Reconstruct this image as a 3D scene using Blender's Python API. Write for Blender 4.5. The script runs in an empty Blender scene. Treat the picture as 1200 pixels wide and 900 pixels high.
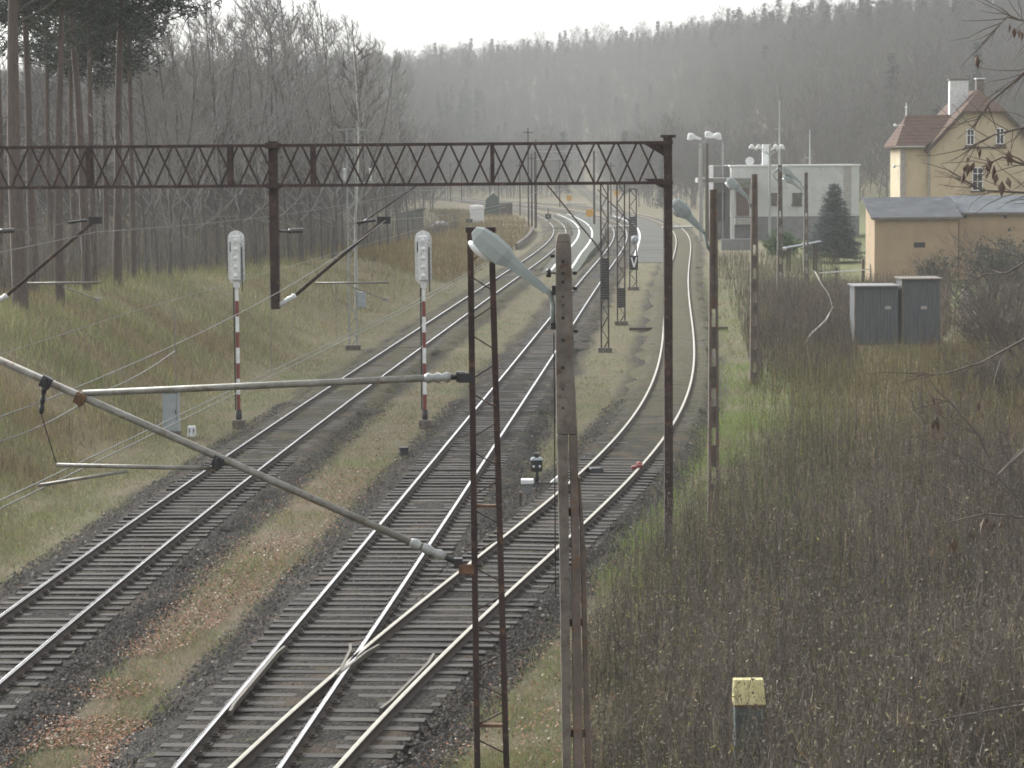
import bpy, math, random
import numpy as np
from mathutils import Vector, Matrix
random.seed(7); RNG = np.random.default_rng(7)
S = bpy.context.scene
COL = S.collection
PI = math.pi

# ------------------------------------------------------------------ camera
CAM_H = 8.6; FPX = 3000.0
PITCH = math.atan(260 / 3000); ROLL = math.radians(-.45)
CR = Matrix.Rotation(PI / 2 - PITCH, 3, 'X') @ Matrix.Rotation(ROLL, 3, 'Z')
cam = bpy.data.cameras.new('camera'); cam.sensor_width = 36; cam.lens = 90
cam.clip_start = .5; cam.clip_end = 6000
co = bpy.data.objects.new('camera', cam); COL.objects.link(co)
co.matrix_world = Matrix.Translation((0, 0, CAM_H)) @ CR.to_4x4()
S.camera = co
def ray(x, y): return CR @ Vector(((x - 600) / FPX, -(y - 450) / FPX, -1))
def gp(x, y, z=0.0):                       # point of the level z seen at a measured spot of the photo
    d = ray(x, y); t = (z - CAM_H) / d.z; return d.x * t, d.y * t
def at(x, y, Y):                           # point at forward distance Y
    d = ray(x, y); t = Y / d.y; return Vector((d.x * t, Y, CAM_H + d.z * t))

# ------------------------------------------------------------------ track centre lines (world metres)
def fit(pts, deg):
    """smooth alignment through the measured points: the change of curvature is kept small"""
    W = np.array([gp(*q) for q in pts]); N = 140; yn = np.geomspace(18, 720, N); A = []; b = []
    for x, y in W:
        i = min(max(np.searchsorted(yn, y) - 1, 0), N - 2); t = (y - yn[i]) / (yn[i+1] - yn[i]); row = np.zeros(N); row[i] = 1 - t; row[i+1] = t
        A.append(row * 3000 / y); b.append(x * 3000 / y)
    for i in range(1, N - 2):
        row = np.zeros(N); y = yn[i-1:i+3]
        for j in range(4):
            den = 1.0
            for k in range(4):
                if k != j: den *= y[j] - y[k]
            row[i-1+j] = 6 / den
        A.append(yn[i] ** 2.2 * row); b.append(0.0)
    X = np.linalg.lstsq(np.array(A), np.array(b), rcond=None)[0]
    s0 = (X[4] - X[0]) / (yn[4] - yn[0]); s1 = (X[-1] - X[-5]) / (yn[-1] - yn[-5])
    def f(Y):
        Y = np.asarray(Y, float); v = np.interp(Y, yn, X)
        return v + np.minimum(Y - yn[0], 0) * s0 + np.maximum(Y - yn[-1], 0) * s1
    return f
T1f = fit([(-3,760),(204.5,600),(377,475),(526,372),(621.5,305),(647,287),(658,272),(653,262),(640,255),(620,248),(590,241)], 7)
T2f = fit([(265,900),(442.5,667),(492,600),(633,410),(661,372),(690,332),(714,300),(725,278),(726.5,268),(710,257),(690,251),(645,244),(590,238)], 6)
T3f = fit([(332,900),(496,740),(615,640),(664,600),(708,555),(751,513),(774,480),(791.5,420),(794.5,371),(798,300),(799,281),(796,270),(785,262),(765,256),(740,250),(700,244),(640,238)], 7)
_b = np.array([gp(*q) for q in [(726,272),(731,262),(728,254),(716,244.5),(701,233.5),(675,216)]])
def T4f(Y): return np.interp(Y, _b[:, 1], _b[:, 0])
def clines(X, Y):                          # signed lateral distances to each track
    return X - T1f(Y), X - T2f(Y), X - T3f(Y)

# ------------------------------------------------------------------ terrain
UK = [-4000,-600, 0, 200, 430, 600, 740, 850, 950,1050,1150,1300,1800,5000]
SK = [ 104, 108,112, 116, 130, 142, 156, 172, 190, 206, 214, 222, 232, 232]
RK = [ 700, 700,700, 760,1000,1300,1300,1050, 850, 720, 660, 600, 560, 560]
FK = [ 290, 290,290, 330, 520, 900, 850, 520, 410, 360, 330, 300, 280, 280]
def sstep(t): t = np.clip(t, 0, 1); return t * t * (3 - 2 * t)
def vnoise(X, Y, s, seed=0):
    x = X / s + seed * 17.3; y = Y / s + seed * 9.1
    xi = np.floor(x); yi = np.floor(y); fx = sstep(x - xi); fy = sstep(y - yi)
    h = lambda a, b: np.modf(np.abs(np.sin(a * 127.1 + b * 311.7 + seed) * 43758.5453))[0]
    return (h(xi, yi) * (1 - fx) + h(xi + 1, yi) * fx) * (1 - fy) + (h(xi, yi + 1) * (1 - fx) + h(xi + 1, yi + 1) * fx) * fy
def bankh(Y): return np.interp(Y, [0, 100, 130, 170, 230, 300, 380], [4.2, 3.9, 3.2, 2.4, 1.3, .5, 0])
def ter(X, Y, rough=True):
    X = np.asarray(X, float); Y = np.asarray(Y, float)
    d1, d2, d3 = clines(X, Y)
    dm = np.minimum(np.minimum(abs(d1), abs(d2)), abs(d3))
    z = np.full(np.broadcast(X, Y).shape, -.34)
    d = -d1
    z = z + bankh(Y) * sstep((d - 3.6) / 9.0) + .5 * sstep((d - 14) / 60) * (Y < 400)
    z = z + .35 * sstep((d3 - 9) / 25) * np.clip((400 - Y) / 100, 0, 1)
    Yc = np.maximum(Y, 1.)
    u = np.where(Y > 30, 600 + 3000 * X / Yc, np.where(X < 0, -4000, 5000))
    F = np.interp(u, UK, FK); Rd = np.interp(u, UK, RK); sk = np.interp(u, UK, SK)
    rz = CAM_H + sk / 3000 * Rd - 15
    t = (Y - F) / (Rd - F)
    z = z + rz * (np.clip(t, 0, 1.0) ** 1.25) * np.where(t > 1, 1 - .25 * np.clip(t - 1, 0, 1), 1) * (Y > 200)
    if rough:
        a = sstep((dm - 2.6) / 3)
        z = z + a * ((vnoise(X, Y, 7) - .5) * .35 + (vnoise(X, Y, 2.2, 3) - .5) * .14 + (vnoise(X, Y, .9, 5) - .5) * .07)
    return z
def tz(x, y): return float(ter(np.array([x]), np.array([y]))[0])
def foot(x, y, Y):                         # ground point below a measured spot at distance Y
    p = at(x, y, Y); return Vector((p.x, p.y, tz(p.x, p.y)))

# ------------------------------------------------------------------ mesh helpers
class MB:
    def __init__(s): s.v = []; s.f = []; s.m = []
    def add(s, v, f, m=0):
        n = len(s.v); s.v += [tuple(q) for q in v]; s.f += [tuple(i + n for i in q) for q in f]; s.m += [m] * len(f); return s
    def box(s, c, size, rz=0, m=0, taper=1.0, M=None):
        x, y, z = size[0] / 2, size[1] / 2, size[2] / 2; t = taper
        P = [Vector(q) for q in ((-x,-y,-z),(x,-y,-z),(x,y,-z),(-x,y,-z),(-x*t,-y*t,z),(x*t,-y*t,z),(x*t,y*t,z),(-x*t,y*t,z))]
        R = M if M is not None else Matrix.Rotation(rz, 3, 'Z'); c = Vector(c)
        return s.add([R @ p + c for p in P], [(3,2,1,0),(4,5,6,7),(0,1,5,4),(1,2,6,5),(2,3,7,6),(3,0,4,7)], m)
    def bar(s, a, b, w, h=None, m=0, up=(0,0,1)):                       # rectangular bar between two points
        a = Vector(a); b = Vector(b); h = h or w; d = (b - a); L = d.length; d.normalize(); up = Vector(up)
        if abs(d.dot(up)) > .98: up = Vector((0, 1, 0))
        sx = d.cross(up).normalized(); sz = sx.cross(d)
        M = Matrix((sx, d, sz)).transposed()
        return s.box((a + b) / 2, (w, L, h), m=m, M=M)
    def tube(s, pts, r, n=8, m=0, cap=True):
        pts = [Vector(p) for p in pts]; rs = r if isinstance(r, (list, tuple)) else [r] * len(pts); rings = []
        v = []; f = []
        for i, p in enumerate(pts):
            d = (pts[min(i + 1, len(pts) - 1)] - pts[max(i - 1, 0)]).normalized()
            up = Vector((0, 0, 1)) if abs(d.z) < .95 else Vector((0, 1, 0))
            a = d.cross(up).normalized(); b = a.cross(d)
            for k in range(n):
                t = 2 * PI * k / n; v.append(p + (a * math.cos(t) + b * math.sin(t)) * rs[i])
        for i in range(len(pts) - 1):
            for k in range(n):
                k2 = (k + 1) % n; f.append((i*n+k, i*n+k2, (i+1)*n+k2, (i+1)*n+k))
        if cap: f.append(tuple(range(n))[::-1]); f.append(tuple((len(pts)-1)*n + k for k in range(n)))
        return s.add(v, f, m)
    def prism(s, poly, y0, y1, m=0):                                    # polygon in x,z extruded along y
        n = len(poly); v = [(x, y0, z) for x, z in poly] + [(x, y1, z) for x, z in poly]
        f = [tuple(range(n)), tuple(range(2*n-1, n-1, -1))] + [(i, i+n, (i+1)%n+n, (i+1)%n) for i in range(n)]
        return s.add(v, f, m)
    def ball(s, c, r, m=0, n=10, k=6):
        c = Vector(c); r = r if isinstance(r, (tuple, list)) else (r, r, r); v = []; f = []
        for i in range(k + 1):
            a = PI * i / k
            for j in range(n):
                b = 2*PI*j/n; v.append(c + Vector((r[0]*math.sin(a)*math.cos(b), r[1]*math.sin(a)*math.sin(b), r[2]*math.cos(a))))
        for i in range(k):
            for j in range(n): f.append((i*n+j, (i+1)*n+j, (i+1)*n+(j+1)%n, i*n+(j+1)%n))
        return s.add(v, f, m)
    def build(s, name, mat, parent=None, smooth=False, bevel=0):
        off = wloc(parent) if parent else Vector((0,0,0))
        me = bpy.data.meshes.new(name)
        me.from_pydata([(v[0]-off.x, v[1]-off.y, v[2]-off.z) for v in s.v], [], s.f)
        for mt in (mat if isinstance(mat, (list, tuple)) else [mat]): me.materials.append(mt)
        me.polygons.foreach_set('material_index', s.m)
        if smooth: me.polygons.foreach_set('use_smooth', [True] * len(s.f))
        me.validate(); me.update()
        return link(name, me, parent, bevel)
def wloc(o):
    v = Vector((0,0,0))
    while o: v += o.location; o = o.parent
    return v
def link(name, me, parent=None, bevel=0):
    o = bpy.data.objects.new(name, me); COL.objects.link(o)
    if parent: o.parent = parent
    if bevel:
        b = o.modifiers.new('bevel', 'BEVEL'); b.width = bevel; b.segments = 2; b.limit_method = 'ANGLE'
    return o
def npmesh(name, V, F, mats, cols=None, k=4, smooth=False, midx=None):
    """V (n,3), F (m,k) -> mesh with an optional colour for each face"""
    me = bpy.data.meshes.new(name); V = np.ascontiguousarray(V, np.float32); F = np.ascontiguousarray(F, np.int32)
    me.vertices.add(len(V)); me.vertices.foreach_set('co', V.ravel())
    me.loops.add(F.size); me.loops.foreach_set('vertex_index', F.ravel())
    me.polygons.add(len(F)); me.polygons.foreach_set('loop_start', np.arange(len(F), dtype=np.int32) * F.shape[1])
    me.polygons.foreach_set('loop_total', np.full(len(F), F.shape[1], np.int32))
    for m in (mats if isinstance(mats, (list, tuple)) else [mats]): me.materials.append(m)
    if smooth: me.polygons.foreach_set('use_smooth', np.ones(len(F), bool))
    if midx is not None: me.polygons.foreach_set('material_index', np.asarray(midx, np.int32))
    if cols is not None:
        a = me.attributes.new('Col', 'FLOAT_COLOR', 'FACE')
        a.data.foreach_set('color', np.concatenate([cols, np.ones((len(cols), 1))], 1).astype(np.float32).ravel())
    me.update(calc_edges=True); return me
def tag(o, label=None, cat=None, group=None, kind=None):
    if label: o['label'] = label
    if cat: o['category'] = cat
    if group: o['group'] = group
    if kind: o['kind'] = kind
    return o
def thing(name, label, cat, loc, group=None):
    o = bpy.data.objects.new(name, None); COL.objects.link(o); o.location = loc; o.empty_display_size = .3
    return tag(o, label, cat, group)
def copy_tree(o, parent=None):
    c = o.copy(); COL.objects.link(c)
    if parent: c.parent = parent
    for ch in list(o.children): copy_tree(ch, c)
    return c

# ------------------------------------------------------------------ materials
def srgb(r, g, b): return tuple(((c/255/12.92) if c/255 <= .04045 else ((c/255+.055)/1.055)**2.4) for c in (r, g, b))
def newmat(name):
    m = bpy.data.materials.new(name); m.use_nodes = True; nt = m.node_tree; return m, nt, nt.nodes['Principled BSDF']
def nmix(nt, fac, a, b):
    n = nt.nodes.new('ShaderNodeMix'); n.data_type = 'RGBA'
    for s, v in ((0, fac), (6, a), (7, b)):
        if hasattr(v, 'links'): nt.links.new(v, n.inputs[s])
        else: n.inputs[s].default_value = v if s == 0 else (*v[:3], 1)
    return n.outputs[2]
def nnoise(nt, scale, vec, detail=4, rough=.6):
    n = nt.nodes.new('ShaderNodeTexNoise'); n.inputs['Scale'].default_value = scale
    n.inputs['Detail'].default_value = detail; n.inputs['Roughness'].default_value = rough
    nt.links.new(vec, n.inputs['Vector']); return n.outputs['Fac']
def nramp(nt, x, lo, hi):
    n = nt.nodes.new('ShaderNodeMapRange'); n.inputs[1].default_value = lo; n.inputs[2].default_value = hi
    nt.links.new(x, n.inputs[0]); return n.outputs[0]
def nmath(nt, op, a, b):
    n = nt.nodes.new('ShaderNodeMath'); n.operation = op
    for i, v in ((0, a), (1, b)):
        if hasattr(v, 'links'): nt.links.new(v, n.inputs[i])
        else: n.inputs[i].default_value = v
    return n.outputs[0]
def nvec(nt, kind='Object', scale=None):
    t = nt.nodes.new('ShaderNodeTexCoord').outputs[kind]
    if scale:
        mp = nt.nodes.new('ShaderNodeMapping'); mp.inputs['Scale'].default_value = scale; nt.links.new(t, mp.inputs[0]); t = mp.outputs[0]
    return t
def nbump(nt, bs, h, dist=.02, strength=.6):
    b = nt.nodes.new('ShaderNodeBump'); b.inputs['Distance'].default_value = dist; b.inputs['Strength'].default_value = strength
    nt.links.new(h, b.inputs['Height']); nt.links.new(b.outputs[0], bs.inputs['Normal'])
def surf(name, c1, c2=None, scale=3, rough=.8, metal=0, bump=0, stretch=None, c3=None, sc3=12, spec=.4):
    m, nt, bs = newmat(name); c2 = c2 or tuple(x * .7 for x in c1)
    v = nvec(nt, 'Object', stretch)
    f = nnoise(nt, scale, v, 6, .65); c = nmix(nt, nramp(nt, f, .35, .65), c1, c2)
    if c3: c = nmix(nt, nramp(nt, nnoise(nt, sc3, v, 5, .7), .55, .68), c, c3)
    nt.links.new(c, bs.inputs['Base Color']); bs.inputs['Roughness'].default_value = rough; bs.inputs['Metallic'].default_value = metal
    bs.inputs['Specular IOR Level'].default_value = spec
    if bump: nbump(nt, bs, f, bump)
    return m
def colmat(name, rough=.85, trans=0):
    m, nt, bs = newmat(name); a = nt.nodes.new('ShaderNodeAttribute'); a.attribute_name = 'Col'
    nt.links.new(a.outputs['Color'], bs.inputs['Base Color']); bs.inputs['Roughness'].default_value = rough
    bs.inputs['Specular IOR Level'].default_value = .2
    if trans:
        t = nt.nodes.new('ShaderNodeBsdfTranslucent'); nt.links.new(a.outputs['Color'], t.inputs[0])
        mx = nt.nodes.new('ShaderNodeMixShader'); mx.inputs[0].default_value = trans
        nt.links.new(bs.outputs[0], mx.inputs[1]); nt.links.new(t.outputs[0], mx.inputs[2])
        nt.links.new(mx.outputs[0], nt.nodes['Material Output'].inputs[0])
    return m
MT = dict(
    rusty=surf('rusty_steel', (.066,.046,.041), (.036,.027,.026), 3, .85, .1, c3=(.13,.075,.052), sc3=9, spec=.2),
    rust_bright=surf('bright_rust', (.16,.09,.05), (.09,.05,.03), 9, .85),
    steel=surf('galvanised_steel', (.36,.37,.36), (.24,.25,.24), 8, .5, .3),
    tube=surf('weathered_tube', (.25,.245,.22), (.15,.145,.12), 7, .5, .25, c3=(.13,.09,.06), sc3=10),
    iron=surf('dark_iron', (.03,.03,.032), (.018,.018,.018), 8, .6),
    railtop=surf('polished_rail_head', (.46,.47,.48), (.34,.34,.34), 2, .25, 1.0),
    railtop2=surf('dull_rail_head', (.36,.335,.28), (.27,.25,.2), 3, .4, .55), railrust=surf('lightly_rusted_rail', (.13,.115,.092), (.085,.075,.06), 4, .6, .2),
    railside=surf('rusty_rail_web', (.06,.045,.035), (.04,.03,.025), 12, .85),
    wood=surf('sleeper_timber', (.042,.036,.03), (.02,.0175,.015), 2.5, .6, 0, .01, (1,8,4), c3=(.075,.067,.056), sc3=3, spec=.14),
    concrete=surf('weathered_concrete', (.17,.148,.125), (.1,.087,.075), 5, .85, 0, .008, c3=(.08,.05,.035), sc3=9),
    concrete2=surf('rust_stained_concrete', (.15,.12,.1), (.09,.072,.06), 4, .85, c3=(.15,.075,.04), sc3=7),
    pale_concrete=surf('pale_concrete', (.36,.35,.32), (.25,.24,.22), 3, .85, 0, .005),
    platform=surf('platform_asphalt', (.09,.095,.078), (.062,.067,.055), 1.2, .85, c3=(.1,.115,.06), sc3=.7, spec=.1),
    slabs=surf('platform_slabs', (.1,.098,.09), (.045,.046,.042), .3, .8, 0, 0, (.5,1.2,1), c3=(.06,.065,.04), sc3=.9, spec=.1),
    white=surf('white_paint', (.75,.76,.76), (.6,.61,.61), 5, .5),
    offwhite=surf('dirty_white_paint', (.68,.69,.68), (.54,.55,.54), 6, .55, c3=(.3,.3,.28), sc3=12),
    red=surf('red_paint', (.2,.045,.038), (.15,.04,.034), 8, .55),
    black=surf('black_paint', (.02,.02,.022), (.012,.012,.012), 8, .5),
    grey=surf('grey_cabinet_paint', (.33,.36,.38), (.26,.29,.31), 4, .5),
    yellow=surf('yellow_paint', (.62,.32,.03), (.5,.26,.03), 5, .6),
    cap=surf('pale_yellow_cap', (.52,.47,.25), (.4,.36,.18), 9, .8, c3=(.12,.1,.07), sc3=11, spec=.2),
    teal=surf('grey_green_post', (.105,.13,.128), (.07,.09,.09), 8, .75, c3=(.15,.15,.12), sc3=7, spec=.2),
    lamp=surf('lamp_hood_enamel', (.25,.285,.272), (.2,.23,.22), 2, .5),
    wire=surf('copper_wire', (.16,.17,.15), (.12,.13,.11), 3, .5, .4),
    wire2=surf('old_wire', (.2,.2,.19), (.15,.15,.14), 3, .6, .3),
    insul=surf('glazed_insulator', (.05,.045,.04), (.03,.03,.03), 4, .15, spec=.8),
    insul_w=surf('white_insulator', (.6,.62,.6), (.45,.46,.45), 4, .2, spec=.7),
    stucco=surf('yellow_stucco', (.48,.41,.285), (.42,.35,.235), 1.1, .9, 0, .01, c3=(.31,.262,.185), sc3=.8),
    stucco2=surf('stained_ochre_stucco', (.39,.285,.18), (.32,.235,.15), .7, .9, 0, .01, c3=(.31,.27,.2), sc3=.5),
    grey_render=surf('pale_grey_render', (.52,.53,.51), (.44,.45,.43), .5, .9, c3=(.35,.345,.34), sc3=.45),
    plinth=surf('grey_plinth', (.2,.2,.2), (.15,.15,.15), 1, .9),
    slate=surf('grey_felt_roof', (.085,.09,.1), (.055,.06,.068), .8, .8, c3=(.12,.125,.135), sc3=1.2, spec=.15),
    sheet=surf('pale_sheet_roof', (.125,.135,.15), (.085,.095,.105), .8, .8, c3=(.16,.17,.18), sc3=.9, spec=.15),
    darkwood=surf('dark_weathered_boards', (.11,.115,.12), (.07,.076,.082), 2, .7, 0, .01, (6,6,.5)),
    brownwood=surf('brown_boards', (.09,.065,.05), (.06,.045,.035), 2, .85, 0, .01, (6,6,.5)),
    glass=surf('dark_window_glass', (.03,.035,.04), (.02,.022,.026), 2, .12, spec=.7),
    door=surf('red_brown_door', (.13,.07,.055), (.1,.055,.045), 3, .7),
    bark=surf('grey_bark', (.125,.115,.105), (.075,.07,.065), 5, .95, 0, .02, (3,3,.7)),
    pinebark=surf('pine_bark', (.125,.095,.08), (.075,.06,.054), 4, .95, 0, .03, (3,3,.8)),
    twig=surf('twig_bark', (.12,.1,.085), (.08,.066,.058), 3, .95), twig_wood=surf('wood_edge_twigs', (.27,.262,.25), (.185,.18,.172), .15, .95),
    twig_far=surf('wood_twigs', (.135,.122,.115), (.095,.087,.083), .03, .95),
    birch=surf('birch_bark', (.55,.53,.48), (.38,.36,.32), 5, .8, c3=(.06,.05,.05), sc3=8),
    foliage=colmat('foliage', .8, .15), grassblade=colmat('grass_blades', .8, .25), stone=colmat('stone_chips', .85),
    deadleaf=surf('dead_leaf', (.13,.092,.07), (.08,.056,.044), 9, .8),
    tarp=surf('dark_green_tarpaulin', (.035,.055,.045), (.025,.04,.033), 2, .6),
    hut=surf('grey_green_boards', (.13,.15,.135), (.1,.11,.1), 2, .8),
)
def tile_mat():
    m, nt, bs = newmat('clay_roof_tiles'); v = nvec(nt, 'Object')
    b = nt.nodes.new('ShaderNodeTexBrick'); b.inputs['Scale'].default_value = 1; b.inputs['Brick Width'].default_value = .3
    b.inputs['Row Height'].default_value = .28; b.inputs['Mortar Size'].default_value = .03
    b.inputs['Color1'].default_value = (.135,.08,.064,1); b.inputs['Color2'].default_value = (.1,.064,.053,1); b.inputs['Mortar'].default_value = (.06,.04,.035,1)
    mp = nt.nodes.new('ShaderNodeVectorMath'); mp.operation = 'MULTIPLY'; mp.inputs[1].default_value = (1,1,1)
    s = nt.nodes.new('ShaderNodeSeparateXYZ'); nt.links.new(v, s.inputs[0]); c = nt.nodes.new('ShaderNodeCombineXYZ')
    nt.links.new(nmath(nt, 'ADD', s.outputs[0], s.outputs[1]), c.inputs[0]); nt.links.new(s.outputs[2], c.inputs[1]); nt.links.new(c.outputs[0], b.inputs['Vector'])
    col = nmix(nt, nramp(nt, nnoise(nt, .8, v, 5), .42, .7), b.outputs['Color'], (.1,.075,.055))
    nt.links.new(col, bs.inputs['Base Color']); bs.inputs['Roughness'].default_value = .9; bs.inputs['Specular IOR Level'].default_value = .12; return m
MT['tiles'] = tile_mat()

def ground_mat():
    m, nt, bs = newmat('verge_ground'); v = nvec(nt, 'Object')
    a = nt.nodes.new('ShaderNodeAttribute'); a.attribute_name = 'Zone'
    s = nt.nodes.new('ShaderNodeSeparateColor'); nt.links.new(a.outputs['Color'], s.inputs[0])
    big = nnoise(nt, .35, v, 5, .6); mid = nnoise(nt, 2.2, v, 6, .7); fine = nnoise(nt, 14, v, 6, .75); vf = nnoise(nt, 45, v, 3, .7)
    base = nmix(nt, nramp(nt, mid, .35, .65), (.19,.17,.105), (.15,.125,.085))
    base = nmix(nt, nramp(nt, nmath(nt, 'ADD', nmath(nt, 'MULTIPLY', big, .6), nmath(nt, 'MULTIPLY', fine, .4)), .5, .62), base, (.115,.135,.055))
    base = nmix(nt, nramp(nt, fine, .58, .75), base, (.17,.14,.09))
    def z(col, ch, lo=.35, hi=.65):
        k = nmath(nt, 'ADD', s.outputs[ch], nmath(nt, 'MULTIPLY', nmath(nt, 'SUBTRACT', fine, .5), .9))
        return nramp(nt, k, lo, hi)
    dry = nmix(nt, nramp(nt, mid, .35, .65), (.22,.2,.11), (.155,.125,.08))
    base = nmix(nt, z(None, 0), base, dry)
    lawn = nmix(nt, nramp(nt, mid, .35, .65), (.12,.145,.052), (.155,.15,.075)); base = nmix(nt, z(None, 1), base, lawn)
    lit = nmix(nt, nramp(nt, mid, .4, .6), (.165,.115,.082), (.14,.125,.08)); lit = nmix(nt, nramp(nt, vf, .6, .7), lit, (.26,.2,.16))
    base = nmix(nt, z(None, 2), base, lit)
    base = nmix(nt, nmath(nt, 'MULTIPLY', nramp(nt, vf, .35, .75), .35), base, (.04,.035,.025))
    ga = nt.nodes.new('ShaderNodeAttribute'); ga.attribute_name = 'Gravel'; gk = nramp(nt, nmath(nt, 'ADD', ga.outputs['Fac'], nmath(nt, 'MULTIPLY', nmath(nt, 'SUBTRACT', fine, .5), 1.3)), .3, .75)
    base = nmix(nt, gk, base, nmix(nt, nramp(nt, vf, .35, .65), (.022,.02,.018), (.06,.053,.046)))
    nt.links.new(base, bs.inputs['Base Color']); bs.inputs['Roughness'].default_value = .95; bs.inputs['Specular IOR Level'].default_value = .15
    nbump(nt, bs, nmath(nt, 'ADD', fine, vf), .06, .8); return m
def ballast_mat(name='track_ballast', age=0):
    m, nt, bs = newmat(name); v = nvec(nt, 'Object')
    vo = nt.nodes.new('ShaderNodeTexVoronoi'); vo.inputs['Scale'].default_value = 17; nt.links.new(v, vo.inputs['Vector'])
    sp = nt.nodes.new('ShaderNodeSeparateColor'); nt.links.new(vo.outputs['Color'], sp.inputs[0])
    c = nmix(nt, sp.outputs[0], (.014,.0132,.0118), (.05,.047,.042))
    n = nnoise(nt, .7, v, 5, .6); sp2 = nt.nodes.new('ShaderNodeSeparateXYZ'); nt.links.new(v, sp2.inputs[0]); old = nramp(nt, sp2.outputs[1], 62, 110 if age else 190)
    c = nmix(nt, nmath(nt, 'MULTIPLY', nramp(nt, nmath(nt, 'ADD', n, nmath(nt, 'MULTIPLY', old, .16)), .54, .68), .75), c, (.085,.064,.047))
    n2 = nnoise(nt, 1.7, v, 6, .7); c = nmix(nt, nmath(nt, 'MULTIPLY', nramp(nt, nmath(nt, 'ADD', n2, nmath(nt, 'MULTIPLY', old, .1)), .58, .68), .7), c, (.085,.088,.045))
    if age: c = nmix(nt, nmath(nt, 'MULTIPLY', nmath(nt, 'MULTIPLY', old, age), nramp(nt, nnoise(nt, 5, v, 5, .7), .3, .6)), c, nmix(nt, nramp(nt, n2, .4, .6), (.11,.095,.068), (.105,.108,.06)))
    nt.links.new(c, bs.inputs['Base Color']); bs.inputs['Roughness'].default_value = .95; bs.inputs['Specular IOR Level'].default_value = .1
    inv = nmath(nt, 'SUBTRACT', 1.0, vo.outputs['Distance']); nbump(nt, bs, inv, .05, .9); return m
def vary_timber():
    m = MT['wood']; nt = m.node_tree; bs = nt.nodes['Principled BSDF']; src = bs.inputs['Base Color'].links[0].from_socket; oi = nt.nodes.new('ShaderNodeObjectInfo'); mr = nt.nodes.new('ShaderNodeMapRange')
    mr.inputs[3].default_value = .6; mr.inputs[4].default_value = 1.5; nt.links.new(oi.outputs['Random'], mr.inputs[0]); vm = nt.nodes.new('ShaderNodeVectorMath'); vm.operation = 'SCALE'
    nt.links.new(src, vm.inputs[0]); nt.links.new(mr.outputs[0], vm.inputs['Scale']); nt.links.new(vm.outputs[0], bs.inputs['Base Color'])
vary_timber()
MT['ground'] = ground_mat(); MT['ballast'] = ballast_mat(); MT['ballast_old'] = ballast_mat('overgrown_ballast', .85); MT['ballast_mid'] = ballast_mat('dusty_ballast', .5)

# ------------------------------------------------------------------ world, sun, haze
w = bpy.data.worlds.new('World'); S.world = w; w.use_nodes = True; nt = w.node_tree
sky = nt.nodes.new('ShaderNodeTexSky'); sky.sky_type = 'NISHITA'; sky.sun_disc = False
SUN_EL, SUN_AZ = math.radians(34), math.radians(-42)          # ahead and to the left, through cloud
sky.sun_elevation = SUN_EL; sky.sun_rotation = SUN_AZ; sky.air_density = 1; sky.dust_density = 4; sky.ozone_density = 1
hs = nt.nodes.new('ShaderNodeHueSaturation'); hs.inputs['Saturation'].default_value = .12
nt.links.new(sky.outputs[0], hs.inputs['Color']); bg = nt.nodes['Background']
nt.links.new(hs.outputs[0], bg.inputs['Color']); bg.inputs['Strength'].default_value = .15
sl = bpy.data.lights.new('sun', 'SUN'); sl.energy = .9; sl.angle = math.radians(25); sl.color = (.985, 1, .95)
so = bpy.data.objects.new('sun', sl); COL.objects.link(so)
sdir = Vector((math.sin(SUN_AZ) * math.cos(SUN_EL), math.cos(SUN_AZ) * math.cos(SUN_EL), math.sin(SUN_EL)))
so.rotation_euler = sdir.to_track_quat('Z', 'Y').to_euler(); so.location = (-60, 80, 70)
S.view_settings.view_transform = 'Standard'; S.view_settings.look = 'None'; S.view_settings.gamma = 1; S.view_settings.use_curve_mapping = False
S.view_settings.exposure = 1.6
S.cycles.use_denoising = True; S.cycles.max_bounces = 5; S.cycles.diffuse_bounces = 3; S.cycles.glossy_bounces = 2
S.cycles.transmission_bounces = 2; S.cycles.volume_bounces = 1; S.cycles.caustics_reflective = False; S.cycles.caustics_refractive = False
S.cycles.pixel_filter_type = 'BLACKMAN_HARRIS'; S.cycles.filter_width = 1.7
HAZE = .00062
def make_haze():
    m = bpy.data.materials.new('air_haze'); m.use_nodes = True; nt = m.node_tree; nt.nodes.clear()
    o = nt.nodes.new('ShaderNodeOutputMaterial'); p = nt.nodes.new('ShaderNodeVolumePrincipled')
    p.inputs['Color'].default_value = (.40, .41, .405, 1); p.inputs['Density'].default_value = HAZE; p.inputs['Anisotropy'].default_value = .1
    p.inputs['Density Attribute'].default_value = ''; p.inputs['Temperature Attribute'].default_value = ''; p.inputs['Color Attribute'].default_value = ''
    nt.links.new(p.outputs[0], o.inputs['Volume'])
    tag(MB().box((0, 995, 60), (2700, 2130, 124)).build('haze', m), kind='stuff')
make_haze()

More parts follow.
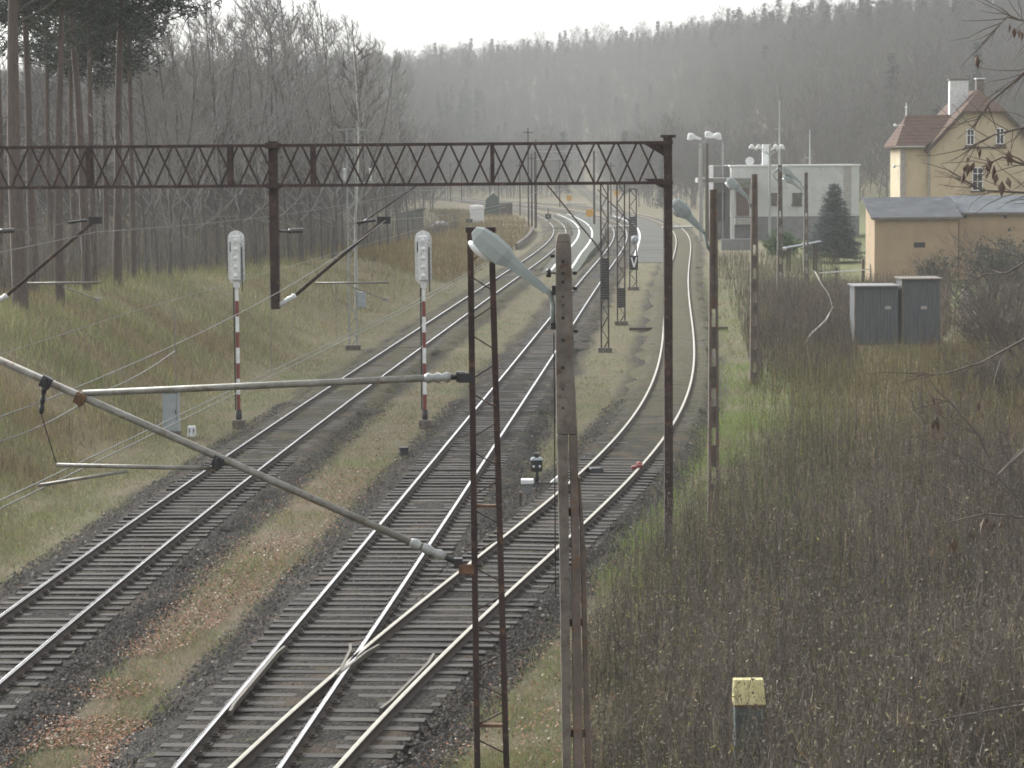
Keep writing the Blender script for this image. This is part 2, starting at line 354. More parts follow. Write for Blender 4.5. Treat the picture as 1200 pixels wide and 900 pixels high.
# ------------------------------------------------------------------ ground sheet
def make_ground():
    xs = np.concatenate([-np.geomspace(1300, 42, 46), np.arange(-41, 41.1, .6), np.geomspace(42, 1300, 46)])
    ys = np.concatenate([np.arange(-60, 24, 4.), np.arange(24, 130, .7), np.geomspace(130, 2050, 170)])
    X, Y = np.meshgrid(xs, ys); Z = ter(X, Y); V = np.stack([X, Y, Z], -1).reshape(-1, 3)
    nx = len(xs); i = np.arange(len(ys) - 1)[:, None] * nx + np.arange(nx - 1)[None]
    F = np.stack([i, i + 1, i + nx + 1, i + nx], -1).reshape(-1, 4)
    me = npmesh('ground', V, F, MT['ground'], smooth=True)
    d1, d2, d3 = clines(X, Y)
    dry = sstep((-d1 - 3.4) / 2.5) * (Y < 420)
    wood = sstep((-d1 - 13.5) / 3) * (Y < 300)
    lawn = np.clip(np.where((Y > 150) & (Y < 420), sstep((d3 - 6) / 5), 0) + .45 * np.exp(-((d3 - 4.5) / 2.5) ** 2) * (Y < 130) * (Y > 54), 0, 1)
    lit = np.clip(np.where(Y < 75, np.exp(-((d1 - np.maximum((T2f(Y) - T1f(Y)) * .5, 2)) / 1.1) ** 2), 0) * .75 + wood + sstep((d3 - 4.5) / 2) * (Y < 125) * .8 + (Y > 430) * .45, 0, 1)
    C = np.stack([np.clip(dry - wood, 0, 1), lawn * (lit < .7), lit, np.ones_like(lit)], -1).reshape(-1, 4)
    a = me.attributes.new('Zone', 'FLOAT_COLOR', 'POINT'); a.data.foreach_set('color', C.astype(np.float32).ravel())
    dm = np.minimum(np.minimum(abs(d1), abs(d2)), abs(d3)); dm = np.where(Y > 300, np.minimum(dm, abs(X - T4f(Y))), dm)
    g = sstep((2.8 + .5*(vnoise(X, Y, 3.5, 91)-.5) - dm) / 1.15) * np.interp(Y, [60, 110], [1, .8]); a = me.attributes.new('Gravel', 'FLOAT', 'POINT'); a.data.foreach_set('value', g.astype(np.float32).ravel())
    tag(link('ground', me), kind='structure')
make_ground()

# ------------------------------------------------------------------ railway
def frame(f, Y):
    x = f(Y); dx = (f(Y + .5) - f(Y - .5)); n = np.sqrt(1 + dx * dx); return x, dx / n, 1 / n     # centre, tangent (tx,ty)
def sweep(f, Ys, prof, name, mats, parent, off=0, midx=None, closed=True, wig=None, zw=None):
    x, tx, ty = frame(f, Ys); P = np.array(prof); n = len(P)
    px = np.broadcast_to(P[:, 0][None] + off, (len(Ys), n))
    if wig is not None: px = px + wig
    V = np.stack([x[:, None] + ty[:, None] * px, Ys[:, None] - tx[:, None] * px, np.broadcast_to(P[:, 1][None], px.shape) + (0 if zw is None else zw)], -1)
    off_ = wloc(parent) if parent else Vector((0, 0, 0)); V = V.reshape(-1, 3) - np.array(off_)
    m = n if closed else n - 1; i = np.arange(len(Ys) - 1)[:, None] * n; k = np.arange(m)[None]; k2 = (k + 1) % n
    F = np.stack([i + k, i + n + k, i + n + k2, i + k2], -1).reshape(-1, 4)
    me = npmesh(name, V, F, mats, midx=None if midx is None else np.tile(midx, len(Ys) - 1))
    return link(name, me, parent)
RP = [(-.07,-.155),(-.07,-.14),(-.012,-.12),(-.012,-.045),(-.04,-.035),(-.04,-.004),(-.032,0),(.032,0),(.04,-.004),(.04,-.035),(.012,-.045),(.012,-.12),(.07,-.14),(.07,-.155)]
RM = np.array([1,1,1,1,1,0,0,0,1,1,1,1,1,1])
def ysamp(a, b): return np.concatenate([np.arange(a, min(b, 130), 1.0), np.arange(max(130, a), b, 4.)])
YB = ysamp(-40, 600)
def bed(f, y0, y1, hw, name='ballast_bed', lift=0, mt='ballast', cover=.012):
    Ys = np.concatenate([np.arange(y0, min(y1, 140), .5), np.arange(max(140, y0), y1, 3.)])
    xs_ = [-hw-.6, -hw-.25, -hw+.1, -1.1, -.85, -.6, -.3, 0, .3, .6, .85, 1.1, hw-.1, hw+.25, hw+.6]; zs = [-.5, -.3, -.2] + [-.18]*9 + [-.2, -.3, -.5]
    pr = [(a, b + lift) for a, b in zip(xs_, zs)]; n = len(pr); wig = np.zeros((len(Ys), n)); zw = np.zeros((len(Ys), n))
    for c in (0, 1, n-2, n-1): wig[:, c] = (vnoise(Ys, Ys * 0 + (c > 3) * 50, 1.9, 2) - .5) * .7 + (vnoise(Ys, Ys * 0 + 9 + (c > 3) * 50, .7, 4) - .5) * .4
    for c in range(2, n-2):
        q = vnoise(Ys, Ys * 0 + xs_[c], .9, 6) - .5; zw[:, c] = q * .03 + .022 * sstep((vnoise(Ys, Ys * 0 + xs_[c] * .6, 4.5, 9) - .45) * 4) * (abs(xs_[c]) > .7 or abs(xs_[c]) < .5) + cover * sstep((Ys - 62) / 30)
        if .6 <= abs(xs_[c]) <= .9: zw[:, c] = np.minimum(zw[:, c], .035)
    tag(sweep(f, Ys, pr, name, MT[mt], None, closed=False, wig=wig, zw=zw), kind='structure')
bed(T1f, -40, 560, 1.5, mt='ballast_mid', cover=.03); bed(T2f, -40, 560, 1.56, lift=.004, cover=.02); bed(T3f, 20, 540, 1.42, lift=.008, mt='ballast_old', cover=.042); bed(T4f, 330, 960, 1.4, lift=.012, mt='ballast_old')

def sleeper(f, Y, half0=-1.3, half1=1.3, dz=0):
    x, tx, ty = (float(q) for q in frame(f, np.array(float(Y)))); r = random.uniform
    c = (half0 + half1) / 2; L = half1 - half0
    return MB().box((x + ty * c, Y - tx * c, -.199 + dz + r(-.022, .01)), (L + r(-.05, .05), .25 + r(-.015, .015), .12), math.atan2(-tx, ty) + r(-.008, .008))
def track(f, y0, y1, label, ymax_sl, shiny=True, sl_y0=None, spans=None):
    r = thing('railway_track', label, 'railway track', (float(f(y0)), y0, -.2))
    Ys = ysamp(y0, y1)
    for s in (-1, 1): sweep(f, Ys, RP, 'rail', [MT['railtop' if shiny else 'railtop2'], MT['railside']], r, off=s * .7525, midx=RM)
    yv = sl_y0 or y0; pos = []
    while yv < ymax_sl: pos.append(yv); yv += .62 + random.uniform(-.02, .02)
    vis = [y for y in pos if y > 32][:100]; rest = [y for y in pos if y not in set(vis)]
    for y in vis:
        a, b = spans(y) if spans else (-1.3, 1.3); sleeper(f, y, a, b).build('sleeper', MT['wood'], r, bevel=.012)
    m = MB()
    for y in rest:
        a, b = spans(y) if spans else (-1.3, 1.3); q = sleeper(f, y, a, b); m.add(q.v, q.f)
    tag(m.build('sleepers', MT['wood'], r), kind='stuff')
    m = MB()
    for y in pos:
        if y > 78: break
        x, tx, ty = (float(q) for q in frame(f, np.array(float(y))))
        for o in (-.7525, .7525):
            m.box((x + ty*o, y - tx*o, -.135), (.34, .17, .03), math.atan2(-tx, ty))
            for q in (-.11, .11): m.box((x + ty*(o+q), y - tx*(o+q), -.112), (.05, .06, .04), math.atan2(-tx, ty))
    tag(m.build('rail_chairs', MT['railside'], r), kind='stuff')
    return r
track(T1f, -40, 600, 'leftmost railway track, polished rails curving away left past the red and white signals', 300)
def span2(y): return (-1.35, float(T3f(y) - T2f(y)) + 1.35) if 26 < y < 51.5 else (-1.3, 1.3)
t2 = track(T2f, -40, 600, 'middle railway track with polished rails, running under the steel gantry beside the turnout', 320, spans=span2)
t3 = track(T3f, 24, 560, 'right-hand railway track, duller rails branching off the middle track and bending left', 300, False, sl_y0=52)
track(T4f, 372, 950, 'distant branch railway track running away towards the far wood behind the yellow signs', 420)
# frog and check rails of the turnout
def short_rail(f, pts, par, name):
    m = MB(); P = [Vector((float(f(y)) + o, y, -.03)) for y, o in pts]
    for a, b in zip(P, P[1:]): m.bar(a, b, .05, .09)
    m.build(name, MT['railrust'], par)
short_rail(T2f, [(39.8,-.63),(40.4,-.665),(44.6,-.665),(45.2,-.62)], t2, 'check_rail')
short_rail(T3f, [(39.9,.62),(40.5,.665),(43.6,.665),(44.4,.60)], t3, 'check_rail')
short_rail(T3f, [(42.6,-.70),(43.4,-.66),(44.6,-.64),(45.3,-.56)], t3, 'wing_rail')
short_rail(T2f, [(42.6,.69),(43.6,.65),(44.8,.61),(45.4,.53)], t2, 'wing_rail')

# platforms
def platform(fl, fr, y0, y1, label, lines, top=.22, mat='platform'):
    Ys = np.arange(y0, y1, 3.); L = fl(Ys); Rr = fr(Ys)
    r = thing('station_platform', label, 'platform', (float(L[0]), y0, -.3)); o = np.array(r.location)
    V = []; tp = -.3 + (top + .3) * sstep((Ys - y0) / 36)
    for i, y in enumerate(Ys): V += [(L[i], y, -.4), (L[i], y, tp[i]), (Rr[i], y, tp[i]), (Rr[i], y, -.4)]
    F = []
    for i in range(len(Ys) - 1):
        a = 4 * i; F += [(a, a+4, a+5, a+1), (a+1, a+5, a+6, a+2), (a+2, a+6, a+7, a+3)]
    F += [(0,1,2,3), (len(V)-1, len(V)-2, len(V)-3, len(V)-4)]
    MB().add(V, F).build('paving', MT[mat], r)
    for lf, wd in lines:
        c = lf(Ys); v = []
        for i, y in enumerate(Ys): v += [(c[i] - wd, y, tp[i] + .008), (c[i] + wd, y, tp[i] + .008)]
        MB().add(v, [(2*i, 2*i+1, 2*i+3, 2*i+2) for i in range(len(Ys)-1)]).build('edge_line', MT['offwhite'], r)
    return r
platform(lambda y: T1f(y) + 1.65, lambda y: np.maximum(T2f(y) - 1.9, T1f(y) + 2.6), 205, 415, 'long island platform with two white edge lines between left and middle track',
         [(lambda y: T1f(y) + 2.35, .1), (lambda y: np.maximum(T1f(y) + 3.9, T2f(y) - 4.3), .1)])
platform(lambda y: T2f(y) + 1.65, lambda y: np.minimum(T3f(y) - 1.6, T2f(y) + 5.2), 226, 400, 'grey slabbed platform with one white line, right of the middle track',
         [(lambda y: T2f(y) + 2.2, .11)], mat='slabs')
def slab(px0, px1, y, name, label, dep=1.6, th=.25):
    a = gp(px0, y); b = gp(px1, y)
    o = MB().box(((a[0]+b[0])/2, a[1], .02), (abs(b[0]-a[0]), dep, th)).build(name, MT['pale_concrete'], bevel=.02); tag(o, label, 'crossing')
slab(776, 812, 266.5, 'crossing_slab', 'pale concrete foot crossing slab across the right-hand track', 3)
slab(714, 742, 266, 'crossing_slab', 'narrow pale crossing boards across the middle track beside the platform', 2)
slab(660, 687, 239, 'crossing_slab', 'far pale crossing slab under the small yellow sign', 3)

# ------------------------------------------------------------------ catenary gantry, masts, brackets
def lattice_mast(loc, H, w, d, mat, label, group=None, zig=.55, leg=.06, top_plate=True, cat='mast', name='lattice_mast', base=True):
    r = thing(name, label, cat, loc, group); x, y, z = loc
    for sx in (-1, 1):
        for sy in (-1, 1):
            MB().box((x + sx * (w/2 - leg/2), y + sy * (d/2 - leg/2), z + H/2), (leg, leg, H)).build('leg', mat, r)
    m = MB(); n = max(3, int(H / zig)); s = 1
    for i in range(n):
        z0 = z + H * i / n + .02; z1 = z + H * (i + 1) / n - .02
        for sy in (-1, 1):
            m.bar((x - s*(w/2-leg), y + sy*(d/2-.012), z0), (x + s*(w/2-leg), y + sy*(d/2-.012), z1), .035, .02, up=(0,1,0))
        s = -s
    m.build('lacing', mat, r)
    if top_plate: MB().box((x, y, z + H + .03), (w + .02, d + .02, .07)).build('top_plate', mat, r)
    if base: MB().box((x, y, z + .08), (w + .25, d + .25, .3)).build('footing', MT['concrete'], r)
    return r
# foreground mast: two channel legs with zigzag lacing
fm = at(567, 700, 26); FX = fm.x
def front_mast():
    x0 = at(548.5, 500, 26).x + .02; x1 = at(577, 500, 26).x; z1 = at(560, 272, 26).z; z0 = tz(FX, 26)
    r = thing('catenary_mast', 'near brown lattice catenary mast with two channel legs and zigzag lacing', 'mast', (FX, 26, z0))
    bx = at(585, 890, 26).x
    a0, a1 = Vector((x0 + .02, 26, z1)), Vector((x0 + .055, 26, z0)); b0, b1 = Vector((x0 + .235, 26, z1)), Vector((x0 + .40, 26, z0))
    for p, q in ((a0, a1), (b0, b1)):
        MB().bar(p, q, .062, .14, up=(0,1,0)).build('leg', MT['rusty'], r, bevel=.006)
    MB().box(((a0.x+b0.x)/2, 26, z1 + .025), (b0.x-a0.x+.09, .15, .055)).build('top_plate', MT['rusty'], r, bevel=.005)
    m = MB(); n = 27
    L = lambda t: a0.lerp(a1, t); Rr = lambda t: b0.lerp(b1, t)
    for i in range(n):
        t0, t1 = .018 + i / n * .97, .018 + (i + .5) / n * .97
        p, q = (L(t0), Rr(t1)) if i % 2 else (Rr(t0), L(t1))
        m.bar(p, q, .012, .03, up=(0,1,0)); 
    m.build('lacing', MT['rusty'], r)
    for py in (593, 850):
        t = (z1 - at(567, py, 26).z) / (z1 - z0); p, q = L(t), Rr(t)
        MB().bar((p.x+.03, 26, p.z), (q.x-.03, 26, q.z), .03, .07, up=(0,1,0)).build('batten_plate', MT['rust_bright'], r)
    MB().box(((a1.x+b1.x)/2, 26, z0), (.8, .6, .5)).build('footing', MT['concrete'], r)
front_mast()
def insulator(m, a, b, r, n=5, mat=0):
    a = Vector(a); b = Vector(b); pts = []; rs = []
    for i in range(n * 2 + 1): pts.append(a.lerp(b, i / (n * 2))); rs.append(r if i % 2 else r * .62)
    m.tube(pts, rs, 10, mat)
def front_bracket():
    Y = 26
    r = thing('cantilever_bracket', 'large grey tubular cantilever bracket reaching left from the near mast', 'bracket', at(547, 552, Y))
    A = at(549, 441, Y); B = at(97, 461, Y); C = at(549, 665, Y); D = at(-60, 396, Y)
    m = MB(); m.tube([A.lerp(B, .09), A.lerp(B, .5), B], [.036, .036, .034], 12); m.build('top_tube', MT['tube'], r, True)
    m = MB(); m.tube([C.lerp(D, .085), C.lerp(D, .5), D], .039, 12); m.build('diagonal_tube', MT['tube'], r, True)
    for P, Q in ((A, B), (C, D)):
        m = MB(); insulator(m, P.lerp(Q, .045), P.lerp(Q, .115), .058, 3); m.build('insulator', MT['steel'], r, True)
        m = MB(); m.tube([P, P.lerp(Q, .05)], .03, 8); m.box(P.lerp(Q, .02), (.09, .1, .1)); m.build('hinge', MT['iron'], r)
    for P, mt_ in ((A, 'iron'), (C, 'rust_bright')): MB().box(P + Vector((-.02, -.05, -.01)), (.16, .05, .1)).build('mount_plate', MT[mt_], r, bevel=.008)
    def clamp(px, py, mt):
        m = MB(); p = at(px, py, Y); m.box(p, (.11, .12, .12), m=0, M=Matrix.Rotation(.5, 3, 'Y')); m.tube([p + Vector((0,-.07,.05)), p + Vector((0,-.07,-.08))], .02, 6); m.build('clamp', MT[mt], r, bevel=.015)
    clamp(255, 541, 'iron'); clamp(94, 467, 'rust_bright'); clamp(54, 448, 'iron')
    m = MB(); m.tube([at(252, 549, Y), at(66, 545, Y)], .022, 8); m.build('registration_tube', MT['tube'], r, True)
    m = MB(); m.tube([at(150, 552, Y), at(44, 569, Y)], .017, 8); m.build('steady_arm', MT['tube'], r, True)
    m = MB(); insulator(m, at(52, 452, Y), at(48, 485, Y), .03, 3); m.tube([at(48, 485, Y), at(66, 543, Y)], .006, 5); m.build('dropper', MT['iron'], r)
front_bracket()

# wires
def wire(pts, r, label, mat='wire', name='contact_wire', sag=0):
    P = []
    for a, b in zip(pts, pts[1:]):
        n = 14
        for i in range(n): 
            t = i / n; p = Vector(a).lerp(Vector(b), t); p.z -= sag * 4 * t * (1 - t); P.append(p)
    P.append(Vector(pts[-1])); m = MB(); m.tube(P, r, 5)
    return tag(m.build(name, MT[mat], smooth=True), label, 'wire')
ZC = 5.3
GY = 57.6
c2 = lambda y, dx=0, z=ZC: Vector((float(T2f(y)) + dx, y, z))
c1 = lambda y, dx=0, z=ZC: Vector((float(T1f(y)) + dx, y, z))
p26 = at(46, 566, 26)
wire([c2(-20, -.25, 5.36), p26 + Vector((-.02,0,0)), c2(GY, .12), c2(120, -.1), c2(185, .1)], .008, 'contact wire over the middle track, left one of the close pair under the near bracket')
wire([c2(-20, -.2, 5.30), p26 + Vector((.07,0,-.035)), c2(GY, .2, 5.26), c2(120, 0, 5.27), c2(185, .2)], .008, 'contact wire over the middle track, right one of the close pair under the near bracket')
pm = at(48, 471, 26)
wire([c2(-20, -.3, 7.0), pm, at(452, 258, GY), c2(120, 0, 7.3), c2(185, 0, 7.3)], .0075, 'messenger wire hung from the clamp on the near diagonal tube', 'wire2', 'messenger_wire', .25)
wire([c2(8, -.3, 6.2), at(0, 517, 24.5), at(110, 463, 28), at(205, 411, 34)], .007, 'short auxiliary wire tied to the messenger wire just below the near bracket', 'wire2', 'auxiliary_wire', .05)
wire([c1(-20, 0), c1(GY, .1), c1(123, -.1), c1(190, 0)], .008, 'contact wire above the leftmost track', 'wire', 'contact_wire')
wire([c1(-20, 0, 7.1), at(112, 272, GY), c1(123, 0, 7.3), c1(190, 0, 7.3)], .008, 'messenger wire above the leftmost track', 'wire2', 'messenger_wire', .25)
dm = MB()
for y in (33, 40.5, 48, 66, 78, 92, 106):
    for f_ in (c2, c1):
        if f_ is c1 and y < 50: continue
        t = (y - 26) / (GY - 26) if y < GY else (y - GY) / (120 - GY)
        dm.tube([f_(y), f_(y, 0, 6.6 + .6 * abs(t - .5))], .006, 4)
for y in (33, 40.5, 48): pass
tag(dm.build('dropper_wires', MT['wire2']), kind='stuff')

def gantry():
    xr = at(783, 400, GY).x; xl = -17.5; zt = at(783, 167, GY).z; zb = at(783, 214, GY).z; D = .5
    r = thing('steel_gantry', 'long brown steel lattice gantry spanning all the tracks', 'gantry', (xr, GY, tz(xr, GY)))
    for (x, lab) in ((xr, 0), (xl, 0)):
        z0 = tz(x, GY) - .1; MB().box((x, GY, (z0 + zt + .12) / 2), (.19, .3, zt + .12 - z0)).build('post', MT['rusty'], r, bevel=.01)
        MB().box((x, GY, z0 - .08), (.6, .7, .4)).build('footing', MT['concrete'], r)
    for z in (zt, zb):
        for sy in (-1, 1):
            MB().bar((xl - .1, GY + sy * D / 2, z), (xr + .1, GY + sy * D / 2, z), .066, .066).build('chord', MT['rusty'], r)
    n = 22; P = (xr - xl - .3) / n
    for i in range(n):
        x0 = xl + .1 + i * P
        for sy, ph in ((-1, 0), (1, .5)):
            for a, b, s in ((0, .5, 1), (.5, 1, -1)):
                q0, q1 = x0 + (a + ph) * P, x0 + (b + ph) * P
                if q1 > xr: continue
                za, zz = (zb, zt) if s > 0 else (zt, zb)
                MB().bar((q0 + .03, GY + sy * D / 2, za), (q1 - .03, GY + sy * D / 2, zz), .042, .04, up=(0,1,0)).build('diagonal', MT['rusty'], r)
    for px in (105, 270, 367, 577):
        x = at(px, 190, GY).x
        for sy in (-1, 1):
            MB().box((x, GY + sy * (D / 2 + .004), (zt + zb) / 2), (.09, .05, zt - zb)).build('vertical', MT['rusty'], r)
    # gussets at the right post, hanging posts
    for z, h in ((zt - .08, .22), (zb + .03, .16)):
        MB().prism([(xr - .55, z + .06), (xr - .09, z + .06), (xr - .09, z - h), ], GY - .03, GY + .03).build('gusset', MT['rusty'], r)
    MB().box((xr, GY, zt + .14), (.34, .42, .06)).build('cap_plate', MT['rusty'], r)
    for px in (322, -18):
        x = at(px, 300, GY).x; zz = at(px, 362, GY).z
        MB().box((x, GY, (zz + zt + .1) / 2), (.2, .26, zt + .1 - zz)).build('hanging_post', MT['rusty'], r, bevel=.01)
        for z in (zt, zb): MB().box((x, GY, z), (.3, .72, .12)).build('clamp_plate', MT['rusty'], r)
    return r
gantry()
def hung_bracket(px0, dx, label):
    Y = GY - .02; P = lambda x, y: at(x + dx, y, Y)
    r = thing('cantilever_bracket', label, 'bracket', P(326, 358))
    m = MB(); m.tube([P(345, 347), P(452, 256)], .04, 10); m.build('diagonal_tube', MT['rusty'], r, True)
    m = MB(); insulator(m, P(326, 358), P(347, 346), .075, 4); m.build('insulator', MT['insul_w'], r, True)
    m = MB(); m.tube([P(326, 271), P(340, 271)], .03, 8); insulator(m, P(338, 271), P(355, 270), .07, 4); m.build('insulator', MT['insul'], r, True)
    m = MB(); m.tube([P(355, 270), P(418, 261), P(452, 257)], .012, 6); m.build('tie_rod', MT['wire2'], r)
    m = MB(); m.tube([P(418, 261), P(440, 258)], .03, 8); m.box(P(450, 258), (.3, .06, .16)); m.build('end_fitting', MT['iron'], r)
    m = MB(); m.tube([P(370, 332), P(456, 331)], .025, 8); m.build('registration_tube', MT['tube'], r, True)
    m = MB(); m.tube([P(412, 336), P(450, 350)], .018, 6); m.box(P(452, 351), (.16, .1, .08)); m.build('steady_arm', MT['tube'], r)
    m = MB(); m.tube([P(438, 268), P(436, 331)], .008, 5); m.build('dropper', MT['wire2'], r)
hung_bracket(322, 0, 'brown cantilever bracket on the hanging gantry post beside the left white signal')
hung_bracket(-18, -338, 'brown cantilever bracket at the left photo edge in front of the pines')

def cantilever(Y, px0, py0, px1, py1, label, mat='rusty'):
    A = at(px0, py0, Y); B = at(px1, py1, Y); r = thing('cantilever_bracket', label, 'bracket', A)
    m = MB(); m.tube([A.lerp(B, .15), B], .035, 8); m.build('diagonal_tube', MT[mat], r, True)
    m = MB(); insulator(m, A, A.lerp(B, .16), .07, 4); m.build('insulator', MT['insul'], r, True)
    T = Vector((A.x, Y, B.z - .05)); m = MB(); m.tube([T, B], .022, 6); m.build('top_tube', MT['tube'], r, True)
    s = 1 if B.x > A.x else -1
    M1 = A.lerp(B, .35); m = MB(); m.tube([M1, Vector((B.x + .3 * s, Y, M1.z + .1))], .02, 6)
    m.tube([Vector((B.x - .5 * s, Y, M1.z + .05)), Vector((B.x + .3*s, Y, ZC + .02))], .014, 6); m.build('steady_arm', MT['tube'], r, True)
cantilever(119.7, 707, 297, 640, 215, 'dark cantilever bracket reaching left over the middle track from a weighted mast')
cantilever(122.7, 420, 264, 492, 215, 'cantilever bracket reaching right over the leftmost track from the grey mast')
cantilever(178, 740, 262, 700, 222, 'small far cantilever bracket on the mast behind the gantry post')

# masts standing along the tracks
def weights(r, x, y, z0, z1, w):
    m = MB(); n = int((z1 - z0) / .12)
    for i in range(n): m.box((x, y - .02, z0 + .12 * i + .055), (w, .26, .1))
    m.build('counterweight', MT['iron'], r)
def mast_at(px, py_base, py_top, Y, wpx, label, mat='rusty', wt=None, **k):
    b = foot(px, py_base, Y); b.z = max(b.z, -.34); H = at(px, py_top, Y).z - b.z; wd = wpx / (3000 / Y)
    r = lattice_mast(b, H, wd, wd * .8, MT[mat], label, 'catenary masts along the tracks', **k)
    if wt: weights(r, b.x, b.y - wd * .4 - .1, at(px, wt[1], Y).z, at(px, wt[0], Y).z, wd * .85)
    return r, b
mast_at(709, 405, 215, 120, 10, 'rusty lattice mast with long dark counterweight, nearest behind the gantry', wt=(300, 350))
mast_at(728, 375, 214, 140, 10, 'slim rusty lattice mast, second behind the gantry, small dark weight low down', wt=(336, 360))
r_, b_ = mast_at(742, 336, 222, 178, 9, 'lattice mast with round lamp and chevron board at the near end of the platform', wt=(253, 276))
m = MB(); m.box(at(743, 308, 177.2), (.55, .06, 1.0)); m.build('sign_board', MT['black'], r_)
p = at(743, 308, 177.15); m = MB(); m.bar(p + Vector((-.18, -.02, .38)), p + Vector((0, -.02, -.3)), .1, .03, up=(0,1,0)); m.bar(p + Vector((.18, -.02, .38)), p + Vector((0, -.024, -.3)), .1, .03, up=(0,1,0)); m.build('chevron', MT['white'], r_)
m = MB(); m.ball(at(744, 281, 177.1), (.28, .28, .32)); m.build('lamp_head', MT['grey'], r_, True)
r_, b_ = mast_at(414, 401, 152, 123, 11, 'tall grey lattice mast with cross arms and meter box beside the leftmost track', 'steel')
m = MB(); m.bar(at(394, 152, 123), at(428, 152, 123), .08, .08); m.build('cross_arm', MT['steel'], r_)
m = MB(); m.bar(at(400, 172, 123), at(434, 172, 123), .06, .06); m.build('cross_arm', MT['steel'], r_)
for px in (404, 434):
    m = MB(); insulator(m, at(px, 213, 122.8), at(px, 197, 122.8), .08, 4); m.build('insulator', MT['insul_w'], r_, True)
m = MB(); m.bar(at(398, 214, 122.9), at(440, 214, 122.9), .06, .06); m.build('cross_arm', MT['steel'], r_)
m = MB(); m.box(at(424, 351, 122.6), (.4, .3, .75)); m.build('meter_box', MT['grey'], r_, bevel=.02)
for px, pb, pt, Y, lab in ((609.5,249,190,430,'thin far catenary mast, leftmost of the cluster beyond the wall'), (619.5,263,150,350,'tall thin far mast in the cluster left of the platform, tallest one'),
        (623.5,268,180,332,'thin far mast standing nearest in the cluster left of the platform'), (628.5,262,164,356,'thin far mast at the right of the cluster left of the platform'),
        (656,241,185,505,'lone thin far mast left of the small yellow sign'), (574,233,195,560,'very distant mast behind the dark green tarpaulin'), (584.5,234,195,555,'very distant mast right of the dark green tarpaulin'),
        (528, 232, 190, 575, 'very distant mast by the pale road at the valley wood'), (541, 231, 188, 585, 'very distant mast left of the white tank'), (716, 246, 190, 420, 'dark far mast between the two yellow signs')):
    b = foot(px, pb, Y); H = at(px, pt, Y).z - b.z; r = thing('catenary_pole', lab, 'mast', b, 'far catenary masts')
    MB().box((b.x, b.y, b.z + H/2), (.24, .24, H), taper=.7).build('shaft', MT['rusty'], r); MB().bar((b.x - .7, b.y, b.z + H - .6), (b.x + .7, b.y, b.z + H - .6), .12, .12).build('cross_arm', MT['rusty'], r)
def far_gantry():
    Y = 345; a = at(627, 182, Y); b = at(696, 182, Y); r = thing('far_gantry', 'distant pale lattice gantry over the platform tracks, seen through the near truss', 'gantry', (a.x, Y, 0))
    zt, zb = a.z + .5, a.z - .5
    for z in (zt, zb): MB().bar((a.x, Y, z), (b.x, Y, z), .13, .13).build('chord', MT['steel'], r)
    n = 8
    for i in range(n):
        x0 = a.x + (b.x - a.x) * i / n; x1 = a.x + (b.x - a.x) * (i + 1) / n
        MB().bar((x0, Y, zb if i % 2 else zt), (x1, Y, zt if i % 2 else zb), .08, .08, up=(0,1,0)).build('diagonal', MT['steel'], r)
    for x in (a.x, b.x): MB().box((x, Y, zt/2 - .15), (.28, .28, zt + .3)).build('post', MT['rusty'], r)
far_gantry()

# ------------------------------------------------------------------ signals
def signal(px, py, Y, label):
    b = foot(px, py, Y); b.z = -.32; x, y, z = b; H = at(px, 270, Y).z - z
    r = thing('railway_signal', label, 'signal', b, 'red and white light signals seen from behind')
    MB().box((x, y, z + .12), (.42, .42, .34)).build('footing', MT['concrete'], r, bevel=.03)
    MB().tube([(x, y, z + .2), (x, y, z + .62)], .1, 12).build('foot', MT['iron'], r, True)
    hb = z + H - 1.85; n = 8; z0 = z + .62; m = MB()
    for i in range(n):
        a = z0 + (hb - z0) * i / n; m.tube([(x, y, a), (x, y, z0 + (hb - z0) * (i + 1) / n)], .062, 12, m=i % 2, cap=False)
    m.build('mast_tube', [MT['red'], MT['white']], r, True)
    m = MB(); m.box((x - .1, y - .02, z0 + (hb-z0)/2), (.045, .045, hb - z0)); m.build('conduit', MT['iron'], r)
    poly = []                                                    # rounded back plate
    for k in range(13): t = PI * k / 12; poly.append((x + .28 * math.cos(t), z + H - .28 + .28 * math.sin(t)))
    for k in range(13): t = PI + PI * k / 12; poly.append((x + .28 * math.cos(t), hb + .3 + .28 * math.sin(t)))
    MB().prism(poly, y + .02, y + .07).build('back_plate', MT['offwhite'], r)
    m = MB(); m.box((x, y - .1, hb + .92), (.3, .2, 1.5)); m.build('lamp_housing', MT['offwhite'], r, bevel=.04)
    for k in range(5):
        m = MB(); zc = hb + .33 + k * .3; m.tube([(x, y - .19, zc), (x, y - .225, zc)], [.085, .07], 12); m.build('lamp_cover', MT['white'], r, True)
    m = MB(); m.box((x + .2, y - .08, hb + .55), (.035, .05, 1.5)); m.box((x - .19, y - .05, hb + 1.3), (.03, .04, .35)); m.build('side_rail', MT['iron'], r)
    m = MB(); m.prism([(x - .17, z + H - .42), (x + .17, z + H - .42), (x + .1, z + H - .2), (x - .1, z + H - .2)], y - .22, y + .02); m.build('hood', MT['offwhite'], r)
    m = MB(); m.box((x, y, hb + .05), (.2, .2, .25)); m.build('collar', MT['offwhite'], r)
    for k in range(3):
        pass
signal(280, 490, 86.5, 'left red and white banded signal with white back, beside the grey cabinet')
signal(498, 490, 86, 'right red and white banded signal with white back, between left and middle track')

